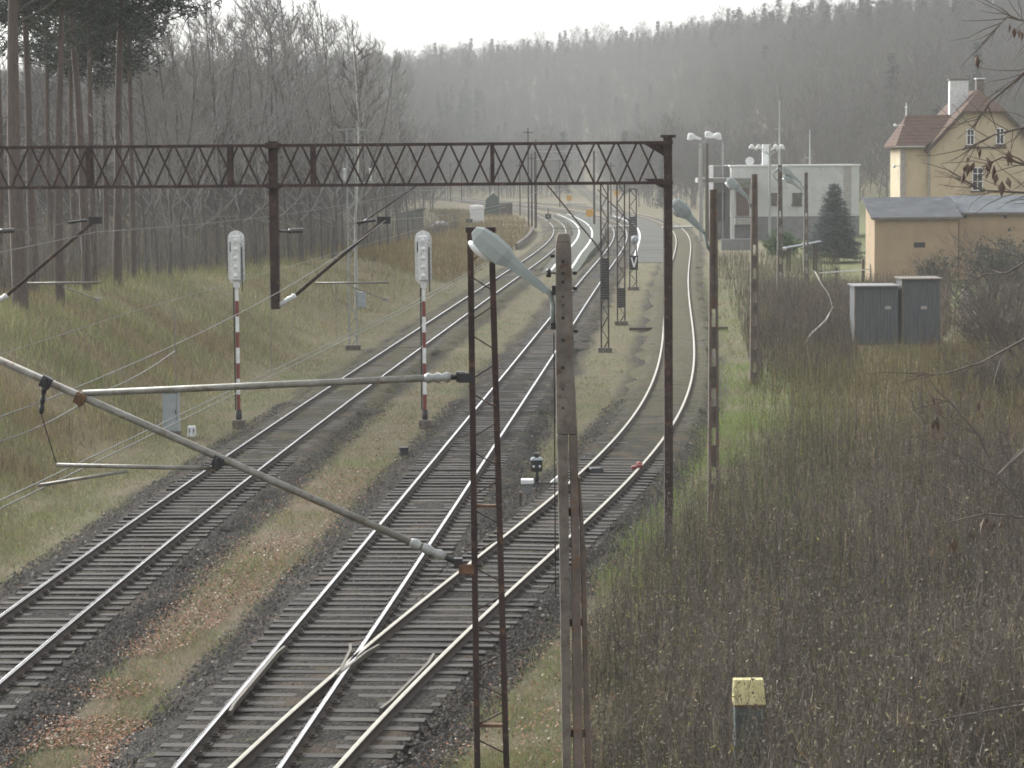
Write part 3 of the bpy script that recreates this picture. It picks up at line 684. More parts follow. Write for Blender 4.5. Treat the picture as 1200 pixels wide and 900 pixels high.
# trackside cabinet, marker, dwarf signal
def cabinet():
    b = foot(201, 497, 84); r = thing('trackside_cabinet', 'pale grey electrical cabinet at the foot of the grassy bank', 'cabinet', b); x, y, z = b
    MB().box((x, y, z + .08), (.6, .42, .25)).build('plinth', MT['concrete'], r)
    MB().box((x, y, z + .82), (.54, .36, 1.3)).build('body', MT['grey'], r, bevel=.015)
    MB().box((x, y - .187, z + .82), (.46, .014, 1.16)).build('door', MT['grey'], r, bevel=.005)
    MB().box((x, y, z + 1.51), (.62, .46, .08)).build('lid', MT['white'], r, bevel=.02)
    MB().box((x + .17, y - .2, z + .85), (.03, .03, .14)).build('handle', MT['iron'], r)
    b = foot(224.5, 497, 84); x, y, z = b; r = thing('marker_stone', 'small white painted marker stone on the grass beside the grey cabinet', 'marker', b)
    MB().box((x, y, z + .17), (.3, .18, .4), .1, taper=.85).build('stone', MT['white'], r, bevel=.03)
    m = MB()
    for dx in (-.07, .06):
        m.box((x + dx, y - .093, z + .2), (.022, .01, .17)); m.box((x + dx + .03, y - .093, z + .27), (.04, .01, .022)); m.box((x + dx + .03, y - .094, z + .2), (.04, .01, .02))
    m.build('painted_number', MT['iron'], r)
cabinet()
def dwarf():
    b = foot(629, 556, 70); b.z = -.3; x, y, z = b; r = thing('dwarf_signal', 'small black dwarf signal lantern with two lenses on a short post by the turnout', 'signal', b)
    MB().box((x, y, z + .06), (.34, .3, .14), taper=.6).build('base', MT['iron'], r)
    MB().tube([(x, y, z + .1), (x, y, z + .42)], [.06, .045], 8).build('post', MT['iron'], r, True)
    MB().box((x, y, z + .58), (.32, .26, .32)).build('lantern', MT['black'], r, bevel=.03)
    MB().box((x, y, z + .77), (.34, .3, .06), taper=.7).build('hood', MT['grey'], r)
    MB().tube([(x, y, z + .8), (x, y, z + .88), (x, y, z + .885), (x, y, z + .92)], [.06, .06, .085, .085], 10).build('chimney_cap', MT['black'], r)
    for dx in (-.085, .085): MB().tube([(x + dx, y - .13, z + .57), (x + dx, y - .15, z + .57)], .035, 10).build('lens', MT['offwhite'], r)
    m = MB(); m.tube([(x + .05, y, z + .08), (x + .9, y - .1, z + .1), (x + 1.9, y + .2, z + .12)], .025, 6); m.build('drive_rod', MT['rusty'], r)
    b = foot(618, 567, 68.5); b.z = -.3; x, y, z = b; r = thing('switch_weight', 'white topped switch weight box beside the black dwarf signal', 'switch weight', b)
    MB().box((x, y, z + .14), (.28, .24, .26)).build('body', MT['plinth'], r); MB().box((x, y, z + .33), (.34, .36, .12)).build('lid', MT['white'], r, bevel=.02)
    b = foot(610, 578, 66); b.z = -.32; x, y, z = b
    tag(MB().box((x, y, z + .17), (.07, .07, .4)).add(*[[(x-.04,y-.04,z+.38),(x+.04,y-.04,z+.38),(x+.05,y+.04,z+.42),(x-.04,y+.04,z+.42)],[(0,1,2,3)]]).build('marker_stake', MT['brownwood']), 'short wooden stake in the ballast left of the switch weight', 'stake')
    b = foot(655, 549, 70); x, y, z = b
    tag(MB().prism([(x-.25,-.2),(x+.25,-.2),(x+.22,-.02),(x+.05,.06)], y-.15, y+.15).build('switch_cover', MT['offwhite']), 'small white triangular cover beside the turnout, partly behind the pole', 'cover')
    p = gp(749, 547, .0); x, y = p
    tag(MB().box((x, y, .03), (.16, .5, .12)).box((x-.12, y, -.02), (.2, .3, .1)).ball((x, y, .08), (.1,.14,.08)).build('rail_clamp', MT['red'], bevel=.02), 'red painted clamp on the outer rail of the right-hand track', 'clamp')
    p = gp(697, 551, -.1); x, y = p
    tag(MB().box((x, y, -.1), (.42, .5, .16), .3, taper=.85).build('point_box', MT['iron'], bevel=.03), 'flat dark box between the rails of the right-hand track', 'box')
    b = foot(473, 521, 78); x, y, z = b
    tag(MB().box((x, y, z + .1), (.26, .24, .24), .2, taper=.9).box((x, y, z + .24), (.3, .28, .05), .2).build('cable_box', MT['iron'], bevel=.02), 'small dark cable box on the grass strip left of the middle track', 'box')
dwarf()
tag(MB().box((*gp(795, 386, -.25), -.2), (5.2, .35, .16)).build('timber_plank', MT['brownwood'], bevel=.02), 'dark timber plank lying across the right-hand track bed', 'plank')

# ------------------------------------------------------------------ lamp posts
def lamp_head(r, P, Q, w, mat='lamp', lens=True):
    """hood from the arm end P to the tip Q, lens below the wide end"""
    P = Vector(P); Q = Vector(Q); d = Q - P; L = d.length; u = d.normalized(); sd = u.cross(Vector((0, 0, 1))).normalized()
    if abs(sd.y) < .2: sd = Vector((0, 1, 0)) if sd.y >= 0 else Vector((0, -1, 0))
    up = sd.cross(u).normalized()
    if up.z < 0: up = -up
    st = [(0, .1, .2), (.14, .12, .28), (.42, .17, .4), (.5, .2, .46), (.6, .33, .72), (.78, .37, .74), (.93, .3, .58), (1.0, .13, .26)]; m = MB(); v = []; f = []
    n = 7
    for t, a, b in st:
        for k in range(n):
            th = PI * k / (n - 1); v.append(P + u * L * t + sd * (math.cos(th) * a * w) + up * ((math.sin(th) - .55) * b * w))
    for i in range(len(st) - 1):
        for k in range(n - 1): f.append((i*n+k, i*n+k+1, (i+1)*n+k+1, (i+1)*n+k))
        f.append((i*n+n-1, i*n, (i+1)*n, (i+1)*n+n-1))
    f.append(tuple(range(n))); f.append(tuple((len(st)-1)*n + k for k in range(n)))
    m.add(v, f); h = m.build('lamp_hood', MT[mat], r, bevel=.012 * w)
    if lens:
        m = MB(); c = P + u * L * .8 - up * .4 * w; M3 = Matrix((u, sd, up)).transposed(); q = MB(); q.ball((0, 0, 0), (.17 * L, .3 * w, .16 * w), n=12, k=8)
        m.add([c + M3 @ Vector(a) for a in q.v], q.f); m.build('lamp_lens', MT['lens'], h, True)
MT['lens'] = surf('milky_lamp_lens', (.8,.82,.82), (.72,.74,.74), 4, .15, spec=.7)
def hpole(r, top, bot, w0, w1, mat, slots=False, name='pole_shaft'):
    """H-section tapered concrete pole: two flanges and a recessed web"""
    top = Vector(top); bot = Vector(bot); m = MB()
    for s in (-1, 1):
        a = top + Vector((s * w0 * .36, 0, 0)); b = bot + Vector((s * w1 * .36, 0, 0)); v = []
        for p, w in ((b, w1), (a, w0)):
            for dx, dy in ((-1, -1), (1, -1), (1, 1), (-1, 1)): v.append((p.x + dx * w * .14, p.y + dy * w * .5, p.z))
        m.add(v, [(3,2,1,0),(4,5,6,7),(0,1,5,4),(1,2,6,5),(2,3,7,6),(3,0,4,7)])
    n = 9 if slots else 1
    for i in range(n):
        t0, t1 = (i / n, (i + (.55 if slots else 1)) / n)
        if slots and i >= n - 3: t0, t1 = i / n, (i + 1) / n
        p, q = bot.lerp(top, t0), bot.lerp(top, t1); wa = w1 + (w0 - w1) * t0; wb = w1 + (w0 - w1) * t1; v = []
        for c, w in ((p, wa), (q, wb)):
            for dx, dy in ((-1, -1), (1, -1), (1, 1), (-1, 1)): v.append((c.x + dx * w * .23, c.y + dy * w * .3, c.z))
        m.add(v, [(3,2,1,0),(4,5,6,7),(0,1,5,4),(1,2,6,5),(2,3,7,6),(3,0,4,7)])
    return m.build(name, MT[mat], r)
def near_pole():
    Y = 24; T = at(660, 278, Y); b = at(663, 900, Y); z0 = tz(T.x, Y)
    r = thing('concrete_lamp_pole', 'near twin-legged concrete lamp pole with bolt holes and green street lamp', 'lamp post', (T.x, Y, z0))
    def leg(pts, dep, mt, dy=0):                     # pts: rows (py, px left, px right) down the face
        m = MB(); v = []; f = []
        for py, l_, r_ in pts:
            p, q = at(l_, py, Y), at(r_, py, Y)
            for x, yy in ((p.x, -dep/2), (q.x, -dep/2), (q.x, dep/2), (p.x, dep/2)): v.append((x, Y + dy + yy, p.z))
        k = len(pts)
        for i in range(k - 1):
            for j in range(4): f.append((4*i+j, 4*i+(j+1)%4, 4*i+4+(j+1)%4, 4*i+4+j))
        m.add(v, f + [(0,3,2,1), (4*k-4, 4*k-3, 4*k-2, 4*k-1)]); return m.build('pole_leg', MT[mt], r, bevel=.008)
    leg([(284, 651, 669), (440, 651.5, 673), (508, 652.5, 676.5)], .17, 'concrete')
    leg([(508.5, 652.5, 665.5), (640, 655.5, 666.5), (900, 659, 669), (1320, 664, 675)], .17, 'concrete')
    leg([(508.5, 667, 676.5), (640, 669.5, 679), (900, 672, 683), (1320, 675, 690)], .15, 'concrete2')
    leg([(560, 677.5, 680), (640, 680, 686), (900, 686, 693), (1320, 694, 703)], .13, 'concrete2', .05)
    for py, l_, r_ in ((600, 666, 680), (730, 667, 687), (860, 669, 691)): MB().bar(at(l_, py, Y) + Vector((0, .04, 0)), at(r_, py, Y) + Vector((0, .04, 0)), .06, .07).build('spacer', MT['rust_bright'], r)
    MB().box((T.x, Y, T.z - .005), (.148, .172, .09), taper=.72).build('pole_cap', MT['concrete'], r, bevel=.02)
    m = MB()
    for py in (306, 320, 330, 347, 357, 372, 398, 430, 455, 477): m.tube([at(659.5, py, Y) + Vector((0, -.08, 0)), at(659.5, py, Y) + Vector((0, -.09, 0))], .012 if py % 2 else .018, 8)
    m.build('bolt_holes', MT['iron'], r)
    m = MB(); m.tube([at(648, 385, Y), at(648, 358, Y), at(645.5, 345, Y), at(639, 337, Y)], [.022, .024, .026, .03], 10); m.build('lamp_arm', MT['lamp'], r, True)
    m = MB(); m.box(at(649, 382, Y), (.06, .07, .06)); m.box(at(649, 340, Y), (.035, .08, .09)); m.tube([at(649, 390, Y), at(651, 700, Y)], .006, 5); m.build('arm_clamp', MT['iron'], r)
    lamp_head(r, at(641, 341, Y), at(556, 269, Y), .3)
    m = MB(); insulator(m, at(643, 325, Y), at(643, 315, Y), .026, 2); m.tube([at(643, 320, Y), at(651, 320, Y)], .01, 6); m.build('insulator', MT['insul'], r, True)
    m = MB()
    for px, py in ((673, 320), (673, 338), (674, 388), (647, 300)): m.box(at(px + .5, py, Y - .02), (.04, .05, .03))
    m.build('bolts', MT['iron'], r)
near_pole()
def lamp_post(px, py_b, py_t, Y, wpx, heads, label, mat='concrete2', slots=True, top2=None):
    b = foot(px, py_b, Y); T = at(px if top2 is None else top2, py_t, Y); k = Y / 3000
    r = thing('street_lamp', label, 'lamp post', b, 'concrete lamp posts along the right-hand track')
    hpole(r, (T.x, Y, T.z), (b.x, Y, b.z), wpx * k * .8, wpx * k * 1.25, mat, slots)
    for (ax, ay, bx, by, ww) in heads:
        A = at(ax, ay, Y); B = at(bx, by, Y); m = MB(); m.tube([Vector((T.x, Y, A.z - .55)), Vector((T.x + (A.x-T.x)*.6, Y, A.z - .35)), A], .04, 6); m.build('lamp_arm', MT['lamp'], r, True)
        lamp_head(r, A, B, ww)
    return r
lamp_post(836, 622, 222, 59, 11, [(825, 272, 790, 234, .44)], 'tall rust-stained concrete lamp post beside the weeds right of the gantry post')
lamp_post(884, 440, 204, 102, 8.5, [(877, 232, 853, 209, .5)], 'concrete lamp post in the thicket in front of the grey station building')
lamp_post(914, 345, 193, 160, 6, [(905, 203, 916, 196, .4)], 'concrete post without lamp just left of the spruce, taller of two', 'concrete')
lamp_post(944.5, 335, 202, 172, 5, [(938, 221, 919, 205, .6), (937, 213, 917, 195, .6)], 'concrete lamp post with twin lamps left of the blue spruce', 'concrete')
# twin pole at the station, four armed lamp mast, small lamps
def twin_pole():
    Y = 286; b = foot(824, 278, Y); r = thing('twin_timber_pole', 'tall twin pole with lamps at its top beside the station porch', 'pole', b)
    for px, mt in ((821, 'pale_concrete'), (828.5, 'brownwood')):
        p = at(px, 168, Y); MB().box((p.x, Y, (p.z + b.z) / 2), (.42, .4, p.z - b.z), taper=.8).build('shaft', MT[mt], r)
    for (a, c) in (((822, 163), (806, 158)), ((830, 161), (845, 158))):
        m = MB(); A = at(*a, Y); B = at(*c, Y); m.tube([at(824, 168, Y), A], .05, 6); m.build('lamp_arm', MT['steel'], r); lamp_head(r, A, B, 1.0, 'offwhite')
    Y = 292; b = foot(847, 262, Y); r = thing('street_lamp', 'slender grey lamp pole with curved top behind the station porch roof', 'lamp post', b)
    MB().tube([b, at(847, 170, Y)], .09, 8).build('pole_shaft', MT['steel'], r); m = MB(); m.tube([at(847, 170, Y), at(845, 160, Y), at(838, 157, Y)], .06, 6); m.build('lamp_arm', MT['steel'], r); lamp_head(r, at(840, 158, Y), at(826, 156, Y), .9, 'offwhite')
    Y = 284; b = foot(902, 266, Y); r = thing('four_arm_lamp', 'lamp mast with four upswept arms in front of the grey station building', 'lamp post', b)
    MB().tube([b, at(902, 170, Y)], [.16, .12], 8).build('pole_shaft', MT['steel'], r)
    for px in (881, 889, 909, 916):
        m = MB(); m.tube([at(902, 182, Y), at((902 + px) / 2 + 2, 177, Y)], .05, 6); m.build('lamp_arm', MT['steel'], r); s = -1 if px < 902 else 1
        lamp_head(r, at(px - s * 6, 176, Y), at(px + s * 2, 170, Y), .7, 'offwhite')
twin_pole()
# yellow boards, small dark boards
for px, py, Y, sz, lab in ((691, 249.5, 330, .95, 'larger yellow square board beside the middle track, nearest of the yellow boards'), (667, 232, 450, .9, 'small yellow square board beside the far white crossing slab'), (722.5, 226.5, 430, .85, 'small yellow board furthest right, behind the lattice masts')):
    p = at(px, py, Y); z0 = tz(p.x, Y); r = thing('yellow_sign', lab, 'sign', (p.x, Y, z0))
    MB().box((p.x, Y - .05, p.z), (sz, .05, sz)).build('board', MT['yellow'], r, bevel=.01); MB().tube([(p.x, Y + .03, z0), (p.x, Y + .03, p.z + sz * .4)], .06, 8).build('post', MT['steel'], r)
for px, py, Y, w_, h_, lab in ((642.5, 253.5, 372, .9, .75, 'small dark signal board standing by the far bend of the leftmost track'), (550, 259, 360, .95, .55, 'small dark signal board on a frame left of the white tank')):
    p = at(px, py, Y); z0 = tz(p.x, Y); r = thing('signal_board', lab, 'sign', (p.x, Y, z0)); MB().box((p.x, Y, p.z), (w_, .2, h_)).build('board', MT['black'], r, bevel=.02)
    MB().tube([(p.x, Y + .12, z0), (p.x, Y + .12, p.z + 1.2)], .07, 8).build('post', MT['iron'], r); MB().tube([(p.x - .1, Y - .12, p.z), (p.x + .1, Y - .12, p.z)], .06, 6).build('lens', MT['grey'], r)

# yellow-topped post in the near weeds
def capped_post():
    Y = 30; a = at(859, 820, Y); b = at(896, 820, Y); zt = at(878, 797, Y).z; zc = at(878, 823, Y).z; x = (a.x + b.x) / 2; wd = b.x - a.x; z0 = tz(x, Y)
    r = thing('marker_post', 'grey-green square post with pale yellow top standing in the weeds', 'marker post', (x, Y, z0))
    MB().box((x, Y, (z0 + zc) / 2), (wd * .94, .3, zc - z0)).build('post', MT['teal'], r, bevel=.012)
    m = MB(); h = zt - zc; v = [(x - wd/2, Y - .16, zc), (x + wd/2, Y - .16, zc), (x + wd/2, Y + .16, zc), (x - wd/2, Y + .16, zc), (x - wd/2 + .01, Y + .02, zt), (x + wd/2 - .01, Y + .02, zt), (x + wd/2 - .01, Y + .16, zt), (x - wd/2 + .01, Y + .16, zt)]
    m.add(v, [(3,2,1,0),(4,5,6,7),(0,1,5,4),(1,2,6,5),(2,3,7,6),(3,0,4,7)]); m.build('cap', MT['cap'], r, bevel=.01)
    MB().box((x, Y - .003, zc - .012), (wd * 1.01, .33, .024)).build('rust_band', MT['rust_bright'], r)
capped_post()

# ------------------------------------------------------------------ buildings
def window(parent, px0, px1, py0, py1, Y, bars=(1, 1), frame='white', sill=True):
    a = at(px0, py1, Y); b = at(px1, py0, Y); x0, x1, z0, z1 = a.x, b.x, a.z, b.z; t = .07
    m = MB()
    for c, s in (((x0 + t/2, Y - .03, (z0+z1)/2), (t, .08, z1-z0)), ((x1 - t/2, Y - .03, (z0+z1)/2), (t, .08, z1-z0)), (((x0+x1)/2, Y - .03, z1 - t/2), (x1-x0-2*t-.002, .08, t)), (((x0+x1)/2, Y - .03, z0 + t/2), (x1-x0-2*t-.002, .08, t))): m.box(c, s)
    for i in range(bars[0]): m.box((x0 + (x1-x0)*(i+1)/(bars[0]+1), Y - .025, (z0+z1)/2), (.06, .06, z1-z0-2*t-.004))
    for i in range(bars[1]): m.box(((x0+x1)/2, Y - .022, z0 + (z1-z0)*(i+1.2)/(bars[1]+1)), (x1-x0-2*t-.004, .05, .06))
    wdw = m.build('window', MT[frame], parent)
    MB().box(((x0+x1)/2, Y - .008, (z0+z1)/2), (x1-x0-.04, .012, z1-z0-.04)).build('pane', MT['glass'], wdw)
    if sill: MB().box(((x0+x1)/2, Y - .08, z0 - .07), (x1-x0+.22, .2, .1)).build('sill', MT['brownwood'], wdw)
def house():
    Y = 198.0; L = at(1090, 172, Y); Rr = at(1214, 172, Y); ap = at(1152, 107, Y); hp = at(1128, 131, Y); hq = at(1176, 131, Y); z0 = tz(L.x, Y) - .3; D = 11
    r = thing('railway_house', 'tall yellow stucco house with red tiled half-hipped roof and white chimney', 'house', (L.x, Y, z0))
    MB().prism([(L.x, z0), (Rr.x, z0), (Rr.x, L.z), (hq.x, hq.z), (hp.x, hp.z), (L.x, L.z)], Y, Y + D).build('wall', MT['stucco'], r)
    W0 = at(1056, 172, Y).x; zi = L.z
    MB().box(((W0 + L.x) / 2, Y + 2.9, (z0 + zi) / 2), (L.x - W0, 5.4, zi - z0)).build('wing_wall', MT['stucco'], r)
    MB().box((W0 + .14, Y + .13, (z0 + zi) / 2), (.4, .2, zi - z0 - .02)).build('lit_corner_strip', MT['pale_concrete'], r)  # added strip, its paler colour stands in for the lit side wall
    # main roof: two slopes, clipped in front by a small hip
    f = Y - .45; sl = (ap.z - L.z) / (ap.x - L.x); e = .42
    def slope(s):
        xe = L.x - e if s < 0 else Rr.x + e; ze = L.z - e * sl; hx, hz = (hp.x, hp.z) if s < 0 else (hq.x, hq.z)
        top = [(xe, f, ze), (hx, f, hz), (ap.x, Y + 1.7, ap.z), (ap.x, Y + D + .4, ap.z), (xe, Y + D + .4, ze)]; t = .16
        v = [(a, b, c + t) for a, b, c in top] + [(a, b, c - .02) for a, b, c in top]; n = 5
        MB().add(v, [tuple(range(n)), tuple(range(2*n-1, n-1, -1))] + [(i, i+n, (i+1)%n+n, (i+1)%n) for i in range(n)]).build('roof', MT['tiles'], r)
    slope(-1); slope(1)
    t = .17; v = [(hp.x - .15, f - .1, hp.z + t - .1), (hq.x + .15, f - .1, hq.z + t - .1), (ap.x, Y + 1.72, ap.z + t), (hp.x - .15, f - .1, hp.z - .1), (hq.x + .15, f - .1, hq.z - .1), (ap.x, Y + 1.72, ap.z)]
    MB().add(v, [(0,1,2), (5,4,3), (0,3,4,1), (1,4,5,2), (2,5,3,0)]).build('roof_hip', MT['tiles'], r)
    m = MB(); m.bar((L.x - e, f - .03, L.z - e*sl - .06), (hp.x, f - .03, hp.z - .06), .05, .26); m.bar((Rr.x + e, f - .03, L.z - e*sl - .06), (hq.x, f - .03, hq.z - .06), .05, .26); m.build('barge_board', MT['brownwood'], r)
    # wing roof
    rz = at(1085, 137, Y + 2.9).z; x0 = at(1049, 172, Y).x; xr = at(1062, 137, Y + 2.9).x; xm = ap.x - .3
    v = [(x0, Y - .4, zi - .05), (L.x - .44, Y - .4, zi - .05), (xm, Y + 2.9, rz), (xr, Y + 2.9, rz), (x0, Y + 6.1, zi - .05), (xm, Y + 6.1, zi - .05)]
    v += [(a, b, c + .15) for a, b, c in v]
    MB().add(v, [(6,7,8,9), (10,6,9), (11,10,9,8), (0,3,2,1), (4,3,0), (5,2,3,4), (0,1,7,6), (4,0,6,10), (1,2,8,7)]).build('roof', MT['tiles'], r)
    MB().tube([(x0, Y - .46, zi), (L.x - .46, Y - .46, zi)], .07, 8).build('gutter', MT['steel'], r)
    x = at(1088, 172, Y).x; MB().tube([(x, Y - .1, zi - .1), (x, Y - .1, z0)], .06, 8).build('downpipe', MT['steel'], r)
    MB().tube([(xr, Y + 2.9, rz), (xr, Y + 2.9, rz + 1.1)], [.08, .03], 6).ball((xr, Y + 2.9, rz + .75), .1).build('finial', MT['offwhite'], r)
    c = at(1123, 112, Y + 3.5); zc = at(1123, 94, Y + 3.5).z; zb = L.z + 1.5
    ch = MB().box((c.x, Y + 3.5, (zc + zb) / 2), (1.45, .8, zc - zb)).build('chimney', MT['offwhite'], r, bevel=.02); MB().box((c.x, Y + 3.5, zc + .05), (1.6, .95, .12)).build('chimney_cap', MT['concrete'], ch)
    c = at(1148, 103, Y + 5); ch = MB().box((c.x, Y + 5, c.z - .3), (.6, .6, 2.0)).build('chimney', MT['concrete'], r); MB().box((c.x, Y + 5, c.z + .73), (.72, .72, .1)).build('chimney_cap', MT['offwhite'], ch)
    window(r, 1132.5, 1142, 151, 170, Y, (1, 1)); window(r, 1167, 1177, 150, 169, Y, (1, 1)); window(r, 1139, 1152, 196, 223.5, Y, (1, 2), 'offwhite')
    a = at(1130, 173, Y); b = at(1179, 173, Y); MB().box(((a.x+b.x)/2, Y - .06, a.z), (b.x-a.x, .14, .12)).build('string_course', MT['brownwood'], r)
    m = MB()
    for px, py in ((1049, 147), (1048, 195)): p = at(px, py, Y + .3); m.bar(p, p + Vector((.7, 0, .05)), .06, .06); m.ball(p, .14)
    m.build('wall_bracket', MT['offwhite'], r)
house()
def annex():
    for (p0, p1, ye, yb, Yf, D, mt, lab) in ((1025, 1123, 253, 232, 184, 4.6, 'slate', 'low ochre outbuilding with dark grey felt roof in front of the yellow house'), (1124, 1245, 247.5, 230, 186.2, 4.2, 'sheet', 'low ochre outbuilding with pale grey sheet roof, right part partly hidden by bushes')):
        a = at(p0, ye, Yf); b = at(p1, ye, Yf); zt = a.z; zbk = at(p0, yb, Yf + D).z; z0 = tz(a.x, Yf) - .3
        r = thing('outbuilding', lab, 'outbuilding', (a.x, Yf, z0), 'ochre outbuildings before the house')
        v = [(a.x, Yf, z0), (b.x, Yf, z0), (b.x, Yf + D, z0), (a.x, Yf + D, z0), (a.x, Yf, zt - .06), (b.x, Yf, zt - .06), (b.x, Yf + D, zbk - .12), (a.x, Yf + D, zbk - .12)]
        MB().add(v, [(0,1,5,4), (1,2,6,5), (2,3,7,6), (3,0,4,7), (4,5,6,7)]).build('wall', MT['stucco2'], r)
        o = .3; s = (zbk - zt) / D; q = [(a.x - o, Yf - .4, zt - .4 * s), (b.x + o * .8, Yf - .4, zt - .4 * s), (b.x + o * .8, Yf + D + .2, zbk + .2 * s), (a.x - o, Yf + D + .2, zbk + .2 * s)]
        MB().add(q + [(x, y, z - .11) for x, y, z in q], [(0,1,2,3), (7,6,5,4), (0,4,5,1), (1,5,6,2), (2,6,7,3), (3,7,4,0)]).build('roof', MT[mt], r)
        MB().box(((a.x+b.x)/2, Yf - .43, zt - .4*s - .09), (b.x-a.x+2*o*.9, .03, .17)).build('fascia', MT['concrete'], r)
        if mt == 'slate':
            w0 = at(1071, 290, Yf); w1 = at(1084, 284, Yf); m = MB(); m.box(((w0.x+w1.x)/2, Yf - .01, (w0.z+w1.z)/2), (w1.x-w0.x, .05, w1.z-w0.z)); m.build('vent_window', MT['glass'], r)
        else:
            for px, py in ((1131, 254), (1178, 254)):
                p = at(px, py, Yf); MB().box((p.x, Yf - .01, p.z), (.22, .05, .25)).build('vent_hole', MT['iron'], r)
annex()
def sheds():
    for p0, p1, yt, lab in ((1003, 1052, 336.5, 'dark grey wooden shed with flat top and white notice, lower left one of the pair'), (1058.5, 1102, 328, 'dark grey wooden shed with pale roof edge and white notice, taller right one')):
        Y = 123; a = at(p0, yt, Y); b = at(p1, yt, Y); z0 = tz(a.x, Y) - .05; zt = a.z; D = 2.2
        r = thing('wooden_shed', lab, 'shed', (a.x, Y, z0), 'dark sheds in the garden')
        MB().box(((a.x+b.x)/2, Y + D/2, (z0+zt)/2), (b.x-a.x, D, zt-z0)).build('wall', MT['darkwood'], r)
        m = MB(); n = 12
        for i in range(n): m.box((a.x + (b.x-a.x)*(i+.5)/n, Y - .012, (z0+zt)/2 - .02), ((b.x-a.x)/n - .02, .022, zt-z0-.1))
        m.build('door', MT['darkwood'], r)
        MB().box(((a.x+b.x)/2, Y + D/2 - .05, zt + .04), (b.x-a.x+.22, D+.3, .07)).build('roof', MT['concrete' if yt < 330 else 'plinth'], r)
        MB().box((a.x - .04, Y - .03, (z0+zt)/2), (.07, .07, zt-z0)).build('corner_post', MT['concrete'], r)
        p = at(1040.5 if p0 < 1050 else 1082.5, 360.5, Y); MB().box((p.x, Y - .03, p.z), (.3, .012, .16)).build('notice', MT['pale_concrete'], r)
sheds()
def station():
    Y = 290.0; a = at(857, 195, Y); b = at(1007, 194, Y); zt = a.z; z0 = tz(a.x, Y) - .2; D = 10; zp = at(930, 253.5, Y).z
    r = thing('station_building', 'flat-roofed pale grey station building with small windows and red-brown door', 'building', (a.x, Y, z0))
    MB().box(((a.x+b.x)/2, Y + D/2, (zp+zt)/2), (b.x-a.x, D, zt-zp)).build('wall', MT['grey_render'], r)
    MB().box(((a.x+b.x)/2, Y + D/2, (zp+z0)/2 - .003), (b.x-a.x+.06, D+.06, zp-z0)).build('plinth', MT['plinth'], r)
    MB().box(((a.x+b.x)/2, Y + D/2, zt + .06), (b.x-a.x+.3, D+.3, .16)).build('roof_edge', MT['white'], r)
    x0 = at(838, 200, Y).x; MB().box(((x0+a.x)/2 - .002, Y + 6, (z0+zt)/2), (a.x-x0, 7, zt-z0)).build('wing_wall', MT['plinth'], r)
    MB().box(((x0+a.x)/2, Y + 6, zt + .055), (a.x-x0+.1, 7.2, .13)).build('roof_edge', MT['pale_concrete'], r)
    p = at(818, 214, Y - 2.6); q = at(886, 207, Y - 2.6); MB().box(((p.x+q.x)/2, Y - .4, p.z + .25), (q.x-p.x, 4.6, .5)).build('porch_roof', MT['pale_concrete'], r)
    MB().box(((p.x+q.x)/2, Y - 2.72, p.z + .25), (q.x-p.x+.1, .06, .36)).build('porch_fascia', MT['plinth'], r)
    for px in (822, 858.5, 884):
        c = at(px, 240, Y - 2.2); MB().box((c.x, Y - 2.2, (z0+p.z)/2), (.4, .4, p.z-z0-.004)).build('porch_column', MT['grey_render'], r)
    for px0, px1, py0, py1 in ((863, 878, 220, 253), (842, 852, 226, 260)):
        c = at(px0, py1, Y); d = at(px1, py0, Y); o = MB().box(((c.x+d.x)/2, (Y if px0 > 857 else Y + 2.5) - .03, (c.z+d.z)/2), (d.x-c.x, .1, d.z-c.z)).build('door', MT['door'] if px0 > 857 else MT['iron'], r)
    c = at(871, 258, Y); MB().box((c.x, Y - 1.0, c.z - .1), (2.2, 1.9, .7)).build('entrance_step', MT['pale_concrete'], r)
    for px in (908.5, 934): window(r, px - 5.5, px + 5.5, 226, 240, Y, (1, 1), 'brownwood')
    c = at(898, 184, Y + 3); zc = at(898, 169, Y + 3).z; MB().box((c.x, Y + 3, (zc+zt)/2), (.9, .9, zc-zt)).build('chimney', MT['offwhite'], r)
    c = at(878.5, 189, Y + 1); q = MB(); q.tube([(c.x, Y + 1, zt), (c.x, Y + 1, c.z)], .05, 6); q.tube([(c.x, Y + .95, c.z), (c.x, Y + .8, c.z + .02)], [.15, .5], 14); q.build('satellite_dish', MT['offwhite'], r)
    c = at(993, 215, Y); MB().box((c.x, Y - .015, (zt+zp)/2), (.9, .03, zt-zp-.2)).build('damp_patch', MT['pale_concrete'], r)
    for px, pt, lab in ((913.5, 118, 'tall thin antenna mast with short cross bar on the station roof'), (949, 152, 'shorter antenna pole on the right part of the station roof')):
        A = at(px, 195, Y + 4); B = at(px, pt, Y + 4); m = MB(); m.tube([Vector((A.x, A.y, zt + .1)), B], [.1, .06], 6); m.build('antenna_mast', MT['steel'], r)
        m = MB(); m.bar(B + Vector((-.6, 0, -3.2)), B + Vector((.3, 0, -3.2)), .06, .06); m.build('antenna_bar', MT['steel'], r)
    for px0, px1, py in ((845, 881, 285),):
        g0 = gp(px0, 291, .1); g1 = gp(px1, 291, .1); tag(MB().box(((g0[0]+g1[0])/2, g0[1], .45), (g1[0]-g0[0], .5, 1.1)).build('low_wall', MT['plinth'], bevel=.03), 'low dark wall along the lawn in front of the station porch', 'wall')
station()
